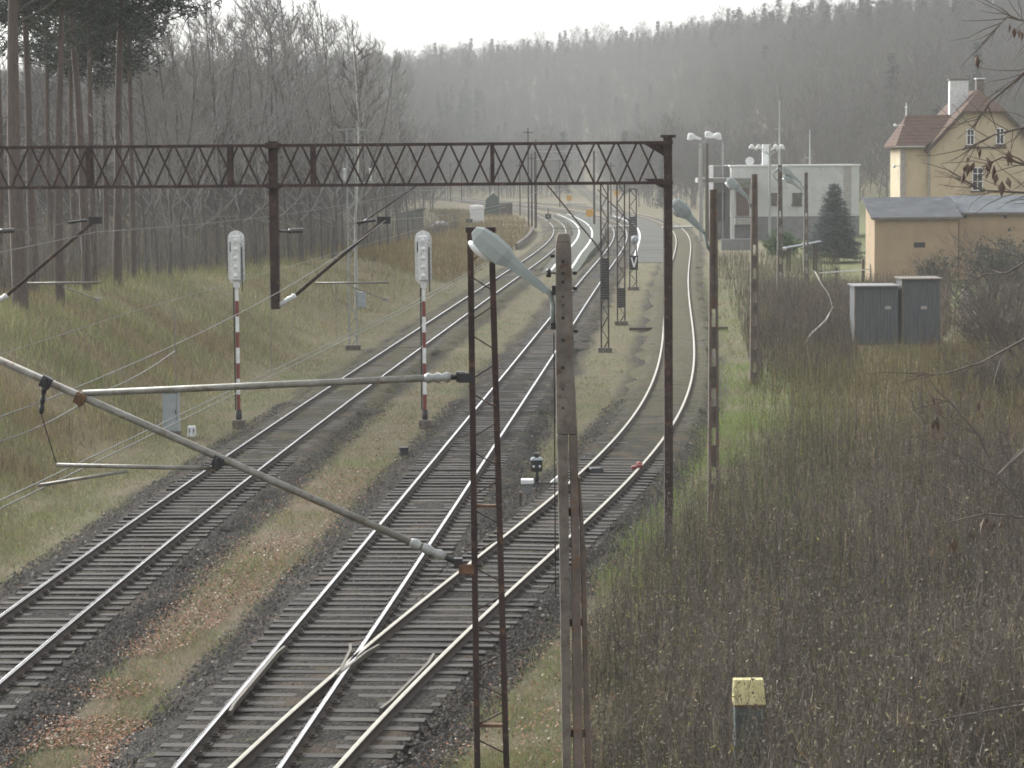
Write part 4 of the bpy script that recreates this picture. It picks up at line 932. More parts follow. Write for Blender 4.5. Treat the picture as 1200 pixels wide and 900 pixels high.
def small_buildings():
    Y = 325; a = at(464, 258, Y); b = at(496, 244, Y); z0 = tz(a.x, Y); zt = b.z; z1 = at(464, 251, Y).z
    r = thing('garden_hut', 'low grey-green hut with slanting dark roof at the edge of the left wood', 'hut', (a.x, Y, z0))
    MB().prism([(a.x, z0), (b.x, z0), (b.x, zt - .15), (a.x, z1 - .15)], Y, Y + 3).build('wall', MT['hut'], r)
    MB().bar((a.x - .4, Y + 1.5, z1 - .06 - .06), (b.x + .3, Y + 1.5, zt), 3.5, .12).build('roof', MT['iron'], r)
    Y = 372; a = at(549.5, 260, Y); b = at(567.5, 241, Y); z0 = tz(a.x, Y)
    r = thing('white_tank', 'white plastic tank tapering upwards in the field beyond the left signal', 'tank', ((a.x+b.x)/2, Y, z0))
    MB().box(((a.x+b.x)/2, Y + 1, (z0+b.z)/2), (b.x-a.x, 2, b.z-z0), taper=.86).build('body', MT['white'], r, bevel=.12)
    m = MB()
    for k in range(4): m.box(((a.x+b.x)/2, Y + 1, z0 + (b.z-z0)*(.15+.22*k)), ((b.x-a.x)*(1.0-.03*k)+.04, 2.06-.06*k, .06))
    m.build('band', MT['offwhite'], r); MB().tube([((a.x+b.x)/2, Y + 1, b.z), ((a.x+b.x)/2, Y + 1, b.z + .15)], .35, 12).build('lid', MT['offwhite'], r)
    p = at(517, 262, 345); z0 = tz(p.x, 345); m = MB(); m.ball((p.x, 345, z0 + .45), (1.0, .8, .55), n=14); m.ball((p.x - .9, 345.1, z0 + .2), (.6, .5, .35)); o = m.build('covered_heap', MT['white'], smooth=True)
    tag(o, 'low heap under white sheeting in the rough field by the wood', 'heap')
    Y = 430; p = at(576, 237, Y); z0 = tz(p.x, Y); r = thing('tarpaulin_stack', 'stack under a dark green tarpaulin behind the white tank', 'stack', (p.x, Y, z0))
    MB().prism([(p.x - 1.3, z0), (p.x + 1.3, z0), (p.x + 1.2, p.z + .8), (p.x + .3, p.z + 1.6), (p.x - .9, p.z + .6)], Y, Y + 2.4).build('cover', MT['tarp'], r, bevel=.1)
    MB().box((p.x + 2.4, Y, (z0 + p.z - .6)/2 + .2), (2.2, 1.5, p.z - z0)).build('boards', MT['brownwood'], r)
    # garden lean-to and rail fence by the spruce
    Y = 205; p = at(919, 291, Y); q = at(962, 283, Y); z0 = tz(p.x, Y); r = thing('lean_to', 'small open lean-to with thin slanting roof on dark posts beside the blue spruce', 'shelter', (p.x, Y, z0))
    MB().bar((p.x, Y, p.z), (q.x, Y, q.z), 2.2, .1).build('roof', MT['sheet'], r)
    for t in (.12, .84):
        for dy in (-.9, .9):
            c = p.lerp(q, t); MB().box((c.x, Y + dy, (z0 + c.z)/2 - .04), (.16, .16, c.z - z0 - .1)).build('post', MT['brownwood'], r)
    MB().ball((p.x - .1, Y - 1.1, p.z + .02), (.2, .12, .14)).build('end_cap', MT['white'], r)
    Y = 186; r0 = foot(962, 312, Y); r = thing('rail_fence', 'low garden fence of white rail and dark posts beneath the spruce', 'fence', r0)
    for px, h in ((962, 1.0), (980, 1.1), (1011.5, 1.6), (1021, 1.2)):
        c = foot(px, 312, Y); MB().box((c.x, Y, c.z + h/2), (.2, .2, h), taper=.85).build('fence_post', MT['brownwood'], r)
    a = foot(960, 312, Y); b = foot(1022, 312, Y); MB().bar((a.x, Y - .13, a.z + .8), (b.x, Y - .13, b.z + .85), .05, .1).build('rail', MT['white'], r)
    b = foot(1132, 345, 150); tag(MB().box((b.x, 150, b.z + .55), (.5, .4, 1.1), taper=.92).build('gate_pier', MT['pale_concrete'], bevel=.03), 'pale concrete pier beside the garden path right of the sheds', 'pier')
    # low wall left of the platform
    Ys = np.arange(262, 335, 3.); x, tx, ty = frame(T1f, Ys); v = []
    for i in range(len(Ys)): v += [(x[i] - 3.6, Ys[i], -.4), (x[i] - 3.6, Ys[i], .3), (x[i] - 3.3, Ys[i], .3), (x[i] - 3.3, Ys[i], -.4)]
    F = [(0,1,2,3)]
    for i in range(len(Ys)-1):
        a = 4*i; F += [(a, a+4, a+5, a+1), (a+1, a+5, a+6, a+2), (a+2, a+6, a+7, a+3)]
    tag(MB().add(v, F).build('trackside_wall', MT['brownwood']), 'low dark wall left of the leftmost track before the platform bend', 'wall')
small_buildings()

# ------------------------------------------------------------------ vegetation
def rot_about(v, k, a): return v * math.cos(a) + k.cross(v) * math.sin(a) + k * k.dot(v) * (1 - math.cos(a))
def grow(R, p, d, L, n, up=.08, wob=.12, lean=Vector((0,0,0))):
    P = [p.copy()]; d = d.normalized()
    for i in range(n):
        d = (d + Vector((R.gauss(0, wob), R.gauss(0, wob), R.gauss(0, wob))) + Vector((0,0,up)) + lean).normalized(); p = p + d * (L / n); P.append(p.copy())
    return P
def along(P, t):
    f = t * (len(P) - 1); i = min(int(f), len(P) - 2); return P[i].lerp(P[i+1], f - i), (P[i+1] - P[i]).normalized()
def spike(m, P, d, L, w):
    d = d.normalized(); a = d.cross(Vector((.3, .2, 1))).normalized(); b = a.cross(d); n = len(m.v); q = P + d * L
    m.v += [tuple(P + a*w), tuple(P - a*w*.5 + b*w*.87), tuple(P - a*w*.5 - b*w*.87), tuple(q)]; m.f += [(n, n+1, n+3), (n+1, n+2, n+3), (n+2, n, n+3)]; m.m += [0]*3
def bare(seed, H, r0, lean=0, n1=24, n2=7, n3=6, start=.35, tw=.011, spread=1.0, fork=0):
    R = random.Random(seed); tr = MB(); br = MB(); lv = Vector((-lean, 0, 0))
    T = grow(R, Vector((0,0,-.4)), Vector((0,0,1)), H, 9, .1, .035, lv * .12); tr.tube(T, [r0 * (1 - .93 * (i/9)**.9) + .012 for i in range(10)], 7, cap=False)
    stems = [(T, r0)]
    for k in range(fork):
        p, d = along(T, R.uniform(.18, .45)); az = R.uniform(0, 2*PI); q = grow(R, p, d + Vector((math.cos(az), math.sin(az), 0))*.45, H*R.uniform(.5,.65), 7, .12, .05, lv*.12); tr.tube(q, [r0*.6*(1-.9*i/7)+.01 for i in range(8)], 6, cap=False); stems.append((q, r0*.6))
    for q, rr in stems:
        for i in range(n1 if q is T else n1 // 2):
            t = start + (.98 - start) * (i + R.random()) / (n1 if q is T else n1 // 2); p, d = along(q, t); az = R.uniform(0, 2*PI); e = R.uniform(.5, 1.1)
            L1 = H * .34 * spread * (1.12 - t) * R.uniform(.6, 1.25) + .5; rb = max(.014, rr * (1 - .88*t) * .5)
            b1 = grow(R, p, Vector((math.cos(az), math.sin(az), e)), L1, 5, .12, .12, lv*.22); br.tube(b1, [rb*(1-.8*j/5)+.005 for j in range(6)], 4, cap=False)
            for j in range(n2):
                p2, d2 = along(b1, R.uniform(.2, 1)); b2d = d2 + Vector((R.gauss(0,.6), R.gauss(0,.6), R.gauss(.15,.4))); L2 = L1 * R.uniform(.25, .5)
                b2 = grow(R, p2, b2d, L2, 3, .12, .14, lv*.25); br.tube(b2, [tw*1.5, tw*1.3, tw, tw*.6], 3, cap=False)
                for k in range(n3):
                    p3, d3 = along(b2, R.uniform(.1, 1)); spike(br, p3, d3 + Vector((R.gauss(-lean*.5,.5), R.gauss(0,.5), R.gauss(.25,.4))), R.uniform(.3, .85)*min(1, H/12), tw)
    return tr, br
def meshof(m, name, mat, smooth=False):
    me = bpy.data.meshes.new(name); me.from_pydata(m.v, [], m.f); me.materials.append(mat)
    if smooth: me.polygons.foreach_set('use_smooth', [True]*len(m.f))
    return me
def tris(V, name, mat, cols): return npmesh(name, V.reshape(-1, 3), np.arange(len(V) * 3).reshape(-1, 3), mat, cols)
def tuft_cloud(R, centers, n, size, wd, flat, base, var):
    """needle or leaf clumps as thin triangles"""
    C = np.repeat(np.array(centers), n, 0); N = len(C); d = R.normal(size=(N, 3)); d[:, 2] = d[:, 2] * flat + .12; d /= np.linalg.norm(d, axis=1, keepdims=True)
    p = C + R.normal(size=(N, 3)) * size * .45 * np.array([1, 1, max(flat, .35)]); L = size * R.uniform(.6, 1.3, (N, 1)); s = np.cross(d, R.normal(size=(N, 3))); s /= np.linalg.norm(s, axis=1, keepdims=True)
    V = np.stack([p - s*wd, p + s*wd, p + d*L], 1); c = np.array(base) * R.uniform(1-var, 1+var, (N, 1)) * np.repeat(R.uniform(.75, 1.25, (len(centers), 1)), n, 0)
    return V, c
def pine(seed, H, r0, c0=.62, tuft=12):
    R = random.Random(seed); NR = np.random.default_rng(seed); tr = MB(); br = MB(); C = []
    T = grow(R, Vector((0,0,-.4)), Vector((0,0,1)), H, 10, .1, .02); tr.tube(T, [r0*(1-.8*i/10)+.02 for i in range(11)], 8, cap=False)
    for i in range(9):
        p, d = along(T, R.uniform(.22, c0)); az = R.uniform(0, 2*PI); br.tube(grow(R, p, Vector((math.cos(az), math.sin(az), -.15)), R.uniform(.5, 1.8), 3, -.02, .15), [.025,.02,.015,.008], 3, cap=False)
    for i in range(42):
        t = c0 + (.99-c0)*(i+R.random())/42; p, d = along(T, t); az = R.uniform(0, 2*PI); L = H*.15*(1.25-(t-c0)/(1-c0)*.8)*R.uniform(.6, 1.3)
        b = grow(R, p, Vector((math.cos(az), math.sin(az), R.uniform(.0,.45))), L, 4, .1, .12); br.tube(b, [.05,.04,.03,.02,.012], 4, cap=False)
        for j in range(tuft):
            q, _ = along(b, R.uniform(.35, 1)); C.append((q.x+R.gauss(0,.35), q.y+R.gauss(0,.35), q.z+R.gauss(.1,.2)))
    V, c = tuft_cloud(NR, C, 15, .5, .036, .7, (.045,.058,.045), .35)
    return meshof(tr, 'trunk', MT['pinebark'], True), meshof(br, 'branches', MT['bark']), tris(V, 'crown', MT['foliage'], c)
def put(name, meshes, label, cat, loc, rz=0, sc=1.0, group=None, sxy=None):
    r = thing(name, label, cat, loc, group); r.rotation_euler = (0, 0, rz); r.scale = (sxy or sc, sxy or sc, sc)
    for me in meshes: link(me.name.split('.')[0], me, r)
    return r

# pines on top of the left bank
PINES = [pine(101, 22, .30, .5), pine(102, 21, .19, .52), pine(103, 20, .14, .5)]
for i, (px, Y, k, lab) in enumerate([(24, 93, 0, 'thickest pine trunk, near the left photo edge'), (71, 99, 1, 'straight reddish pine, third thick trunk from the left'), (42, 104, 1, 'slim pine between the thickest pine and the reddish one'),
        (102, 108, 1, 'dark pine in the middle of the clump right of the reddish pine'), (111, 112, 2, 'thin pine touching the dark middle pine on its right'), (138, 113, 1, 'pine with orange upper stem, rightmost big trunk of the clump'),
        (157, 120, 2, 'thin pine just right of the orange-stemmed pine'), (4, 101, 2, 'thin pine cut by the left photo edge'), (-22, 98, 1, 'pine left of the photo edge whose crown reaches in'), (88, 124, 2, 'thin pine further back behind the reddish pine'), (60, 130, 2, 'slender background pine behind the thickest pine'), (126, 132, 2, 'slender background pine left of the orange-stemmed pine')]):
    put('pine_tree', PINES[k], 'tall ' + lab, 'pine tree', foot(px, 350, Y), i * 1.3, random.uniform(.92, 1.06), 'pines on the left bank')
# leafless trees of the left wood
BARE = []
for s, (H, r0, n1, fk) in enumerate([(14, .09, 30, 1), (15, .08, 28, 1), (13, .06, 26, 0), (14.5, .11, 28, 2), (12, .055, 28, 0)]):
    a, b = bare(200 + s, H, r0, .2 if s != 3 else .08, n1 - 5, 6, 5, .14 if s % 2 else .26, .011, .8, fk); BARE.append((meshof(a, 'trunk', MT['bark'], True), meshof(b, 'branches', MT['twig_wood'])))
spec = {199: 'leafless tree with low crooked boughs directly right of the pines', 352: 'tall leafless tree with sparse crown right of the left signal, top against the sky', 390: 'tall forked leafless tree just left of the grey lattice mast, top against the sky', 300: 'bushy leafless tree behind the left signal, twigs leaning left'}
for px, Y, k, sc in [(199,101,3,.8),(172,112,2,1),(186,120,4,1.1),(214,108,0,.95),(228,116,1,1),(243,106,2,1),(256,125,0,1.05),(268,112,4,1.15),(284,118,1,.98),(300,108,0,.95),(312,126,2,1.1),(327,115,1,.9),(340,128,4,1.2),(352,118,1,1.16),(366,132,0,1.05),(378,142,2,1.15),(390,124,3,1.1),(402,140,1,1.1),(418,150,0,1.0),(432,160,2,1.05),(446,176,4,1.1),(236,140,3,1.1),(276,145,2,1.2),(318,150,0,1.15),(356,160,4,1.3),(395,172,1,1.1),(425,190,3,1.0),(455,205,0,1.0),(205,150,1,1.2),(180,142,0,1.1),(468,228,2,1.0),(480,250,4,1.05),(150,128,2,1.1),(118,140,0,1.1),(60,146,1,1.1),(20,138,2,1.1),(-10,122,4,1.2),(95,150,3,1)]:
    while float(T1f(Y)) - at(px, 330, Y).x < 11.5 and Y < 330: Y += 3
    Y += random.uniform(0, 14); b = foot(px, 330, Y); top = np.interp(px, [0, 170, 200, 260, 300, 350, 395, 430, 455, 490], [20, 45, 25, 12, 22, 2, 0, 28, 62, 90]) + random.uniform(-30, 26)
    put('bare_tree', BARE[k], spec.get(px, 'slender leafless tree standing in the dense bare wood behind the grassy bank'), 'tree', b, random.uniform(-.5, .5), (at(px, top, Y).z - b.z) / (14, 15, 13, 14.5, 12)[k], 'leafless trees of the left wood')
a, b = bare(260, 15, .1, .05, 20, 5, 5, .45, .012, .7); put('birch_tree', (meshof(a, 'trunk', MT['birch'], True), meshof(b, 'branches', MT['twig'])), 'slim birch with pale trunk rising behind the grey lattice mast', 'birch tree', foot(417, 330, 150), 0, 1.05)
# spruce, shrub, bushes
def spruce(seed, H, Rb, base, name_col):
    R = random.Random(seed); NR = np.random.default_rng(seed); tr = MB(); tr.tube([(0,0,-.3), (0,0,H*.97)], [.13, .02], 7); C = []; br = MB()
    for i in range(24):
        t = .1 + .9*i/24; z = H*t; L = Rb*(1-t)**.85*1.02 + .1; n = max(4, int(13*(1-t)+4))
        for k in range(n):
            az = 2*PI*(k+R.random()*.7)/n; l = L*R.uniform(.78, 1.1); dr = R.uniform(.05,.22)
            br.tube([(0,0,z), (math.cos(az)*l, math.sin(az)*l, z - l*dr)], [.03,.01], 3, cap=False)
            for j in range(int(l*5)+2):
                q = R.uniform(.15, 1); C.append((math.cos(az)*l*q + R.gauss(0,.08), math.sin(az)*l*q + R.gauss(0,.08), z - l*q*dr + R.gauss(0,.05)))
    V, c = tuft_cloud(NR, C, 12, .3, .035, .45, name_col, .35)
    return meshof(tr, 'trunk', MT['bark']), meshof(br, 'branches', MT['bark']), tris(V, 'crown', MT['foliage'], c)
b = foot(977, 303, 222); put('blue_spruce', spruce(301, 6.9, 2.75, 0, (.085,.105,.105)), 'dense blue-grey spruce in front of the station building', 'spruce tree', b)
b = foot(917, 292, 232)
NR = np.random.default_rng(302); C = [(NR.normal()*.75, NR.normal()*.75, 1.25 + NR.normal()*.6) for _ in range(170)]; C = [q for q in C if q[0]**2+q[1]**2+(q[2]-1.25)**2*.9 < 2.3]
V, c = tuft_cloud(NR, C, 26, .4, .045, .8, (.055,.1,.035), .4); tr = MB()
for k in range(5): tr.tube([(0,0,-.2), (math.cos(k*1.3)*.4, math.sin(k*1.3)*.4, 1.2)], [.06,.02], 5)
put('green_shrub', (meshof(tr, 'stems', MT['bark']), tris(V, 'foliage', MT['foliage'], c)), 'round bright green evergreen shrub left of the blue spruce', 'shrub', b)
def bush(seed, H, wd, n, col=None):
    R = random.Random(seed); m = MB(); NR = np.random.default_rng(seed)
    for i in range(n):
        az = R.uniform(0, 2*PI); q = R.random()*wd*.3; p = Vector((math.cos(az)*q, math.sin(az)*q, -.1)); L = H*R.uniform(.6, 1.1)
        b1 = grow(R, p, Vector((math.cos(az)*wd/H*.8, math.sin(az)*wd/H*.8, 1)), L, 4, .05, .12); m.tube(b1, [.02,.016,.012,.009,.005], 3, cap=False)
        for j in range(9):
            p2, d2 = along(b1, R.uniform(.25, 1)); b2 = d2 + Vector((R.gauss(0,.6), R.gauss(0,.6), R.gauss(.1,.4))); b2 = grow(R, p2, b2, L*R.uniform(.15,.35), 2, .08, .15); m.tube(b2, [.009,.008,.005], 3, cap=False)
            for k in range(4): p3, d3 = along(b2, R.random()); spike(m, p3, d3 + Vector((R.gauss(0,.6), R.gauss(0,.6), R.gauss(.1,.5))), R.uniform(.15,.4), .007)
    out = [meshof(m, 'stems', MT['twig'])]
    if col:
        C = [(NR.normal()*wd*.3, NR.normal()*wd*.3, H*.5+NR.normal()*H*.22) for _ in range(90)]; V, c = tuft_cloud(NR, C, 20, .3, .035, .8, col, .4); out.append(tris(V, 'foliage', MT['foliage'], c))
    return out
B1 = bush(311, 3.6, 3.2, 46, (.055,.063,.045)); B2 = bush(312, 2.6, 2.6, 50)
for px, Y, B, sc, lab in ((1167, 172, B1, 1.15, 'large dark grey-green bush in front of the pale-roofed outbuilding'), (1196, 168, B1, .95, 'dark bush at the right photo edge before the outbuilding'), (1097, 178, B1, .7, 'small dark bush at the corner between both outbuildings'),
        (1150, 140, B2, 1.3, 'bare tangled shrub right of the garden path'), (1182, 132, B2, 1.4, 'bare tangled shrub below the dark bush at the right photo edge'), (1165, 118, B2, 1.0, 'low bare shrub among fallen brown leaves right of the sheds'), (1208, 112, B2, 1.3, 'bare shrub half cut off by the right photo edge'), (1195, 92, B2, .9, 'tangled bare shrub at the right photo edge above the forked bough'), (1140, 96, B2, .7, 'small tangled shrub in the rough grass below the bare shrub with brown leaves'), (1188, 66, B2, .85, 'brushy leafless shrub among tall weeds near the right photo edge'), (1105, 84, B2, .55, 'low twiggy shrub standing alone in the olive grass')):
    put('bush', B, lab, 'bush', foot(px, 330, Y), Y, sc, 'bushes by the garden')
m = MB(); q = [at(935, 412, 120), at(950, 392, 120), at(968, 375, 120), at(976, 360, 120), at(971, 345, 120), at(962, 332, 120), at(955, 318, 121)]
q[0].z = tz(q[0].x, 120) - .1; m.tube(q, [.05,.045,.045,.04,.035,.025,.012], 6); tag(m.build('birch_sapling', MT['birch'], smooth=True), 'bent pale birch stem arching over the thicket left of the sheds', 'sapling')

# tree beside the camera whose boughs hang into the right edge
def overhang():
    Y = 27.5; R = random.Random(77); b = Vector((7.6, 29, tz(7.6, 29))); r = thing('overhanging_tree', 'tree beyond the right edge whose thin boughs with withered leaves hang into view', 'tree', b)
    T = [b + Vector((0,0,-.3)), b + Vector((-.1,0,3)), b + Vector((-.25,0,6)), b + Vector((-.4,-.3,9.5)), b + Vector((-.2,-.6,13))]; m = MB(); m.tube(T, [.2,.17,.14,.1,.04], 9); m.build('trunk', MT['bark'], r, True)
    lv = MB()
    lines = [([(1250,372),(1200,398),(1150,425),(1110,437),(1066,441)], 27.5, 5), ([(1250,640),(1195,585),(1165,556),(1130,537),(1083,515)], 27, 5), ([(1168,558),(1148,512),(1120,478),(1098,458)], 27, 4), ([(1250,612),(1200,607),(1155,602),(1112,612)], 26.5, 5),
             ([(1250,812),(1200,826),(1130,838),(1076,848)], 26, 5), ([(1255,132),(1205,148),(1165,158),(1128,176)], 28, 8), ([(1255,232),(1205,226),(1150,223),(1118,203)], 28, 8), ([(1255,60),(1200,85),(1160,120),(1140,150)], 28.5, 9), ([(1260,10),(1215,28),(1180,20),(1150,52)], 28.5, 8), ([(1255,190),(1210,196),(1175,184),(1150,196)], 28, 8), ([(1255,300),(1210,302),(1180,320),(1150,322)], 28, 5)]
    for pts, Yd, ns in lines:
        P = [at(px, py, Yd + .12*i) for i, (px, py) in enumerate(pts)]; m = MB()
        t0 = along(T, min(.95, max(.1, (P[0].z + 1.0 - b.z)/13)))[0]; w = [.034,.019,.014,.010,.006]
        e = P[0] - t0; mid = [t0 + e*.35 + Vector((R.gauss(0,.1), R.gauss(0,.15), .28 + R.random()*.25)), t0 + e*.72 + Vector((R.gauss(0,.1), R.gauss(0,.12), .22 + R.random()*.15))]
        full = [t0] + mid + P; m.tube(full, [.04, .032, .026] + w[1:1+len(P)] if len(P) == 4 else [.042, .034, .027, .02, .015, .011, .008, .005][:len(full)], 5)
        for k in range(8):
            p, d = along(full[:4], R.uniform(.3, 1)); q = grow(R, p, d*.6 + Vector((R.gauss(0,.4), R.gauss(0,.6), R.gauss(.5,.4))), R.uniform(.3,.9), 3, .04, .2); m.tube(q, [.009,.007,.005,.003], 3, cap=False)
        for k in range(ns * 2):
            p, d = along(P, R.uniform(.1, 1)); q = grow(R, p, d + Vector((R.gauss(-.1,.4), R.gauss(0,.4), R.gauss(0,.5))), R.uniform(.25,.7), 3, -.02, .2); m.tube(q, [.006,.005,.004,.002], 3, cap=False)
        m.build('branch', MT['twig'], r)
    for k in range(26):                                  # boughs on the far sides and the top of the tree
        t = R.uniform(.25, .99); p, d = along(T, t); az = R.uniform(-1.3, 1.5); m = MB(); L = 3.2*(1.15-t)*R.uniform(.7, 1.2) + .5
        q = grow(R, p, Vector((math.cos(az), math.sin(az), R.uniform(.4, 1.0))), L, 6, .05, .13); m.tube(q, [.045*(1.1-t)+.008, .03*(1.1-t)+.007, .016, .012, .009, .006, .003], 5, cap=False)
        for j in range(12):
            p2, d2 = along(q, R.uniform(.2, 1)); q2 = grow(R, p2, d2 + Vector((R.gauss(0,.5), R.gauss(0,.5), R.gauss(.2,.4))), L*R.uniform(.15,.4), 3, .05, .16); m.tube(q2, [.008,.006,.004,.002], 3, cap=False)
        m.build('branch', MT['twig'], r)
    leaf = [(1133,190),(1128,196),(1156,188),(1159,195),(1167,202),(1148,168),(1180,175),(1100,492),(1103,500),(1098,486),(1136,622),(1152,606),(1158,614),(1110,632),(1122,636),(1130,812),(1122,818),(1146,838),(1150,480),(1185,28),(1196,34),(1143,66),(1170,610),(1095,470),(1138,196),(1176,210)]
    for px, py in leaf:
        for k in range(2):
            p = at(px + R.gauss(0,3), py + R.gauss(0,4), 27.3); l = R.uniform(.08,.19); a = R.uniform(-.5,.5); d = Vector((math.sin(a)*.7, R.gauss(0,.3), -1)).normalized(); s = d.cross(Vector((R.gauss(0,1), 1, 0))).normalized(); n = s.cross(d)
            V = [p, p + d*l*.4 + s*l*.22 + n*.01, p + d*l, p + d*l*.4 - s*l*.22 + n*.012, p + d*l*.45 - n*.012]; lv.add(V, [(0,1,4), (1,2,4), (2,3,4), (3,0,4)])
    lv.build('dead_leaves', MT['deadleaf'], r)
overhang()

# ------------------------------------------------------------------ ground cover as masses
def blades(X, Y, h, wd, cols, lean=.25, seed=1, sink=.03):
    R = np.random.default_rng(seed); n = len(X); Z = ter(X, Y) - sink; P = np.stack([X, Y, Z], 1); az = R.uniform(0, 2*PI, n); s = np.stack([np.cos(az), np.sin(az)*.6, az*0], 1) * wd[:, None]
    tip = P + np.stack([R.normal(0, lean, n)*h, R.normal(0, lean, n)*h, h], 1); return np.stack([P - s, P + s, tip], 1), cols
def pick(R, n, pal, wts, var=.3):
    pal = np.array(pal); i = R.choice(len(pal), n, p=np.array(wts)/sum(wts)); return pal[i] * R.uniform(1-var, 1+var, (n, 1))
def scatter_uY(R, n, u0, u1, Y0, Y1):          # more where it is near
    Y = 1/(R.uniform(1/Y1, 1/Y0, n)); return (R.uniform(u0, u1, n) - 600)/3000*Y, Y
def make_grass():
    R = np.random.default_rng(11)
    # dry bank grass
    X, Y = scatter_uY(R, 420000, -120, 620, 46, 330); d = T1f(Y) - X; cl = vnoise(X, Y, 2.3, 8); k = (d > 2.6 + R.uniform(0, 1.2, len(X))) & (d < 22) & (X < 0.05*Y) & (cl + R.uniform(0, .6, len(X)) > .5); X, Y, d, cl = X[k], Y[k], d[k], cl[k]
    h = (.12 + .34*sstep((d-3.5)/4))*R.uniform(.5, 1.4, len(X))*(.6+.8*cl); w = (.006 + Y*6e-5)
    c = pick(R, len(X), [(.33,.31,.155),(.25,.225,.135),(.21,.25,.105),(.2,.155,.11),(.42,.38,.24)], [3,2.5,5,2.6,1]); z = vnoise(X, Y, 6, 12)[:, None]; z2 = sstep((vnoise(X, Y, 3.1, 14)[:, None]-.5)*3); c = c*(.75+.5*z)*(1-z2*np.array([.05,.2,.12]))
    V, c = blades(X, Y, h, w, c, .35, 12); tag(link('dry_grass', tris(V, 'dry_grass', MT['grassblade'], c)), kind='stuff')
    # short scruffy verge grass
    X, Y = scatter_uY(R, 420000, -40, 1000, 34, 230); d1, d2, d3 = clines(X, Y); dm = np.minimum(np.minimum(abs(d1), abs(d2)), abs(d3)); cl = vnoise(X, Y, 1.7, 21)
    k = (d1 > -4) & (dm > np.interp(Y, [50, 85], [2.2, 1.75]) + R.uniform(-.45, .55, len(X))) & (d3 < 8) & (cl + R.uniform(0, .5, len(X)) > .5); X, Y, cl, d3 = X[k], Y[k], cl[k], d3[k]
    h = R.uniform(.04, .17, len(X))*(.6+cl) * np.where((d3 > 1.6) & (Y > 52), 2.3, 1); w = .005 + Y*6e-5; c = pick(R, len(X), [(.165,.205,.08),(.21,.205,.1),(.24,.215,.13),(.15,.118,.08)], [5,3,2.4,1.8])
    g = (((d3 > 1.8) & (d3 < 6.5) & (Y > 54)) * .95 * sstep((vnoise(X, Y, 3.5, 61)-.2)*3))[:, None]; c = c*(1-g) + g*c*np.array([.95,1.22,.72])
    V, c = blades(X, Y, h, w, c, .6, 22); tag(link('verge_grass', tris(V, 'verge_grass', MT['grassblade'], c)), kind='stuff')
    # fallen leaves on the strip between the tracks and the verges
    X, Y = scatter_uY(R, 230000, -40, 760, 33, 120); d1, d2, d3 = clines(X, Y); mid = (T2f(Y)-T1f(Y))*.5; nz = vnoise(X, Y, 1.6, 31)
    p = np.exp(-((d1-mid)/1.15)**2)*(nz > .38) + .12*((d3 > 1.7) & (d3 < 5)) + .05; k = R.random(len(X)) < p; X, Y = X[k], Y[k]; n = len(X)
    Z = ter(X, Y) + .03 + R.uniform(0, .05, n); a = R.uniform(0, 2*PI, n); s = R.uniform(.014, .034, n); P = np.stack([X, Y, Z], 1); u = np.stack([np.cos(a), np.sin(a), R.normal(0,.4,n)], 1)*s[:, None]; v = np.stack([-np.sin(a), np.cos(a), R.normal(0,.4,n)], 1)*s[:, None]*.6
    V = np.stack([P-u, P+v, P+u, P-v], 1); c = pick(R, n, [(.27,.135,.08),(.19,.1,.065),(.34,.26,.19),(.48,.43,.37),(.13,.095,.07)], [4,4,1.6,.7,2])
    tag(link('fallen_leaves', npmesh('fallen_leaves', V.reshape(-1,3), np.arange(n*4).reshape(-1,4), MT['stone'], c)), kind='stuff')
    # loose ballast stones
    n = 60000; Y = 1/R.uniform(1/95, 1/33, n); w = R.integers(0, 3, n); cx = np.where(w == 0, T1f(Y), np.where(w == 1, T2f(Y), T3f(Y))); o = R.uniform(-2.3, 2.3, n); X = cx + o
    Z = np.where(abs(o) < 1.55, -.2, -.2 - (abs(o)-1.55)*.22) + R.uniform(-.01, .015, n); s = R.uniform(.015, .042, n); base = np.array([(-1,-1,0),(1,-1,0),(1,1,0),(-1,1,0),(0,0,1.3),(0,0,-.6)], float)
    J = base[None]*R.uniform(.55, 1.2, (n,6,3))*s[:, None, None]; a = R.uniform(0, 2*PI, n); ca, sa = np.cos(a)[:, None], np.sin(a)[:, None]; J = np.stack([J[..., 0]*ca - J[..., 1]*sa, J[..., 0]*sa + J[..., 1]*ca, J[..., 2]], -1)
    V = J + np.stack([X, Y, Z], 1)[:, None]; F = np.array([(0,1,4),(1,2,4),(2,3,4),(3,0,4)]); F = (np.arange(n)[:, None, None]*6 + F[None]).reshape(-1, 3)
    c = np.repeat(pick(R, n, [(.03,.027,.0245),(.018,.016,.0145),(.055,.05,.045),(.05,.037,.028),(.14,.13,.115)], [4,3,1.6,1.5,.3]), 4, 0)
    tag(link('ballast_stones', npmesh('ballast_stones', V.reshape(-1,3), F, MT['stone'], c)), kind='stuff')
make_grass()
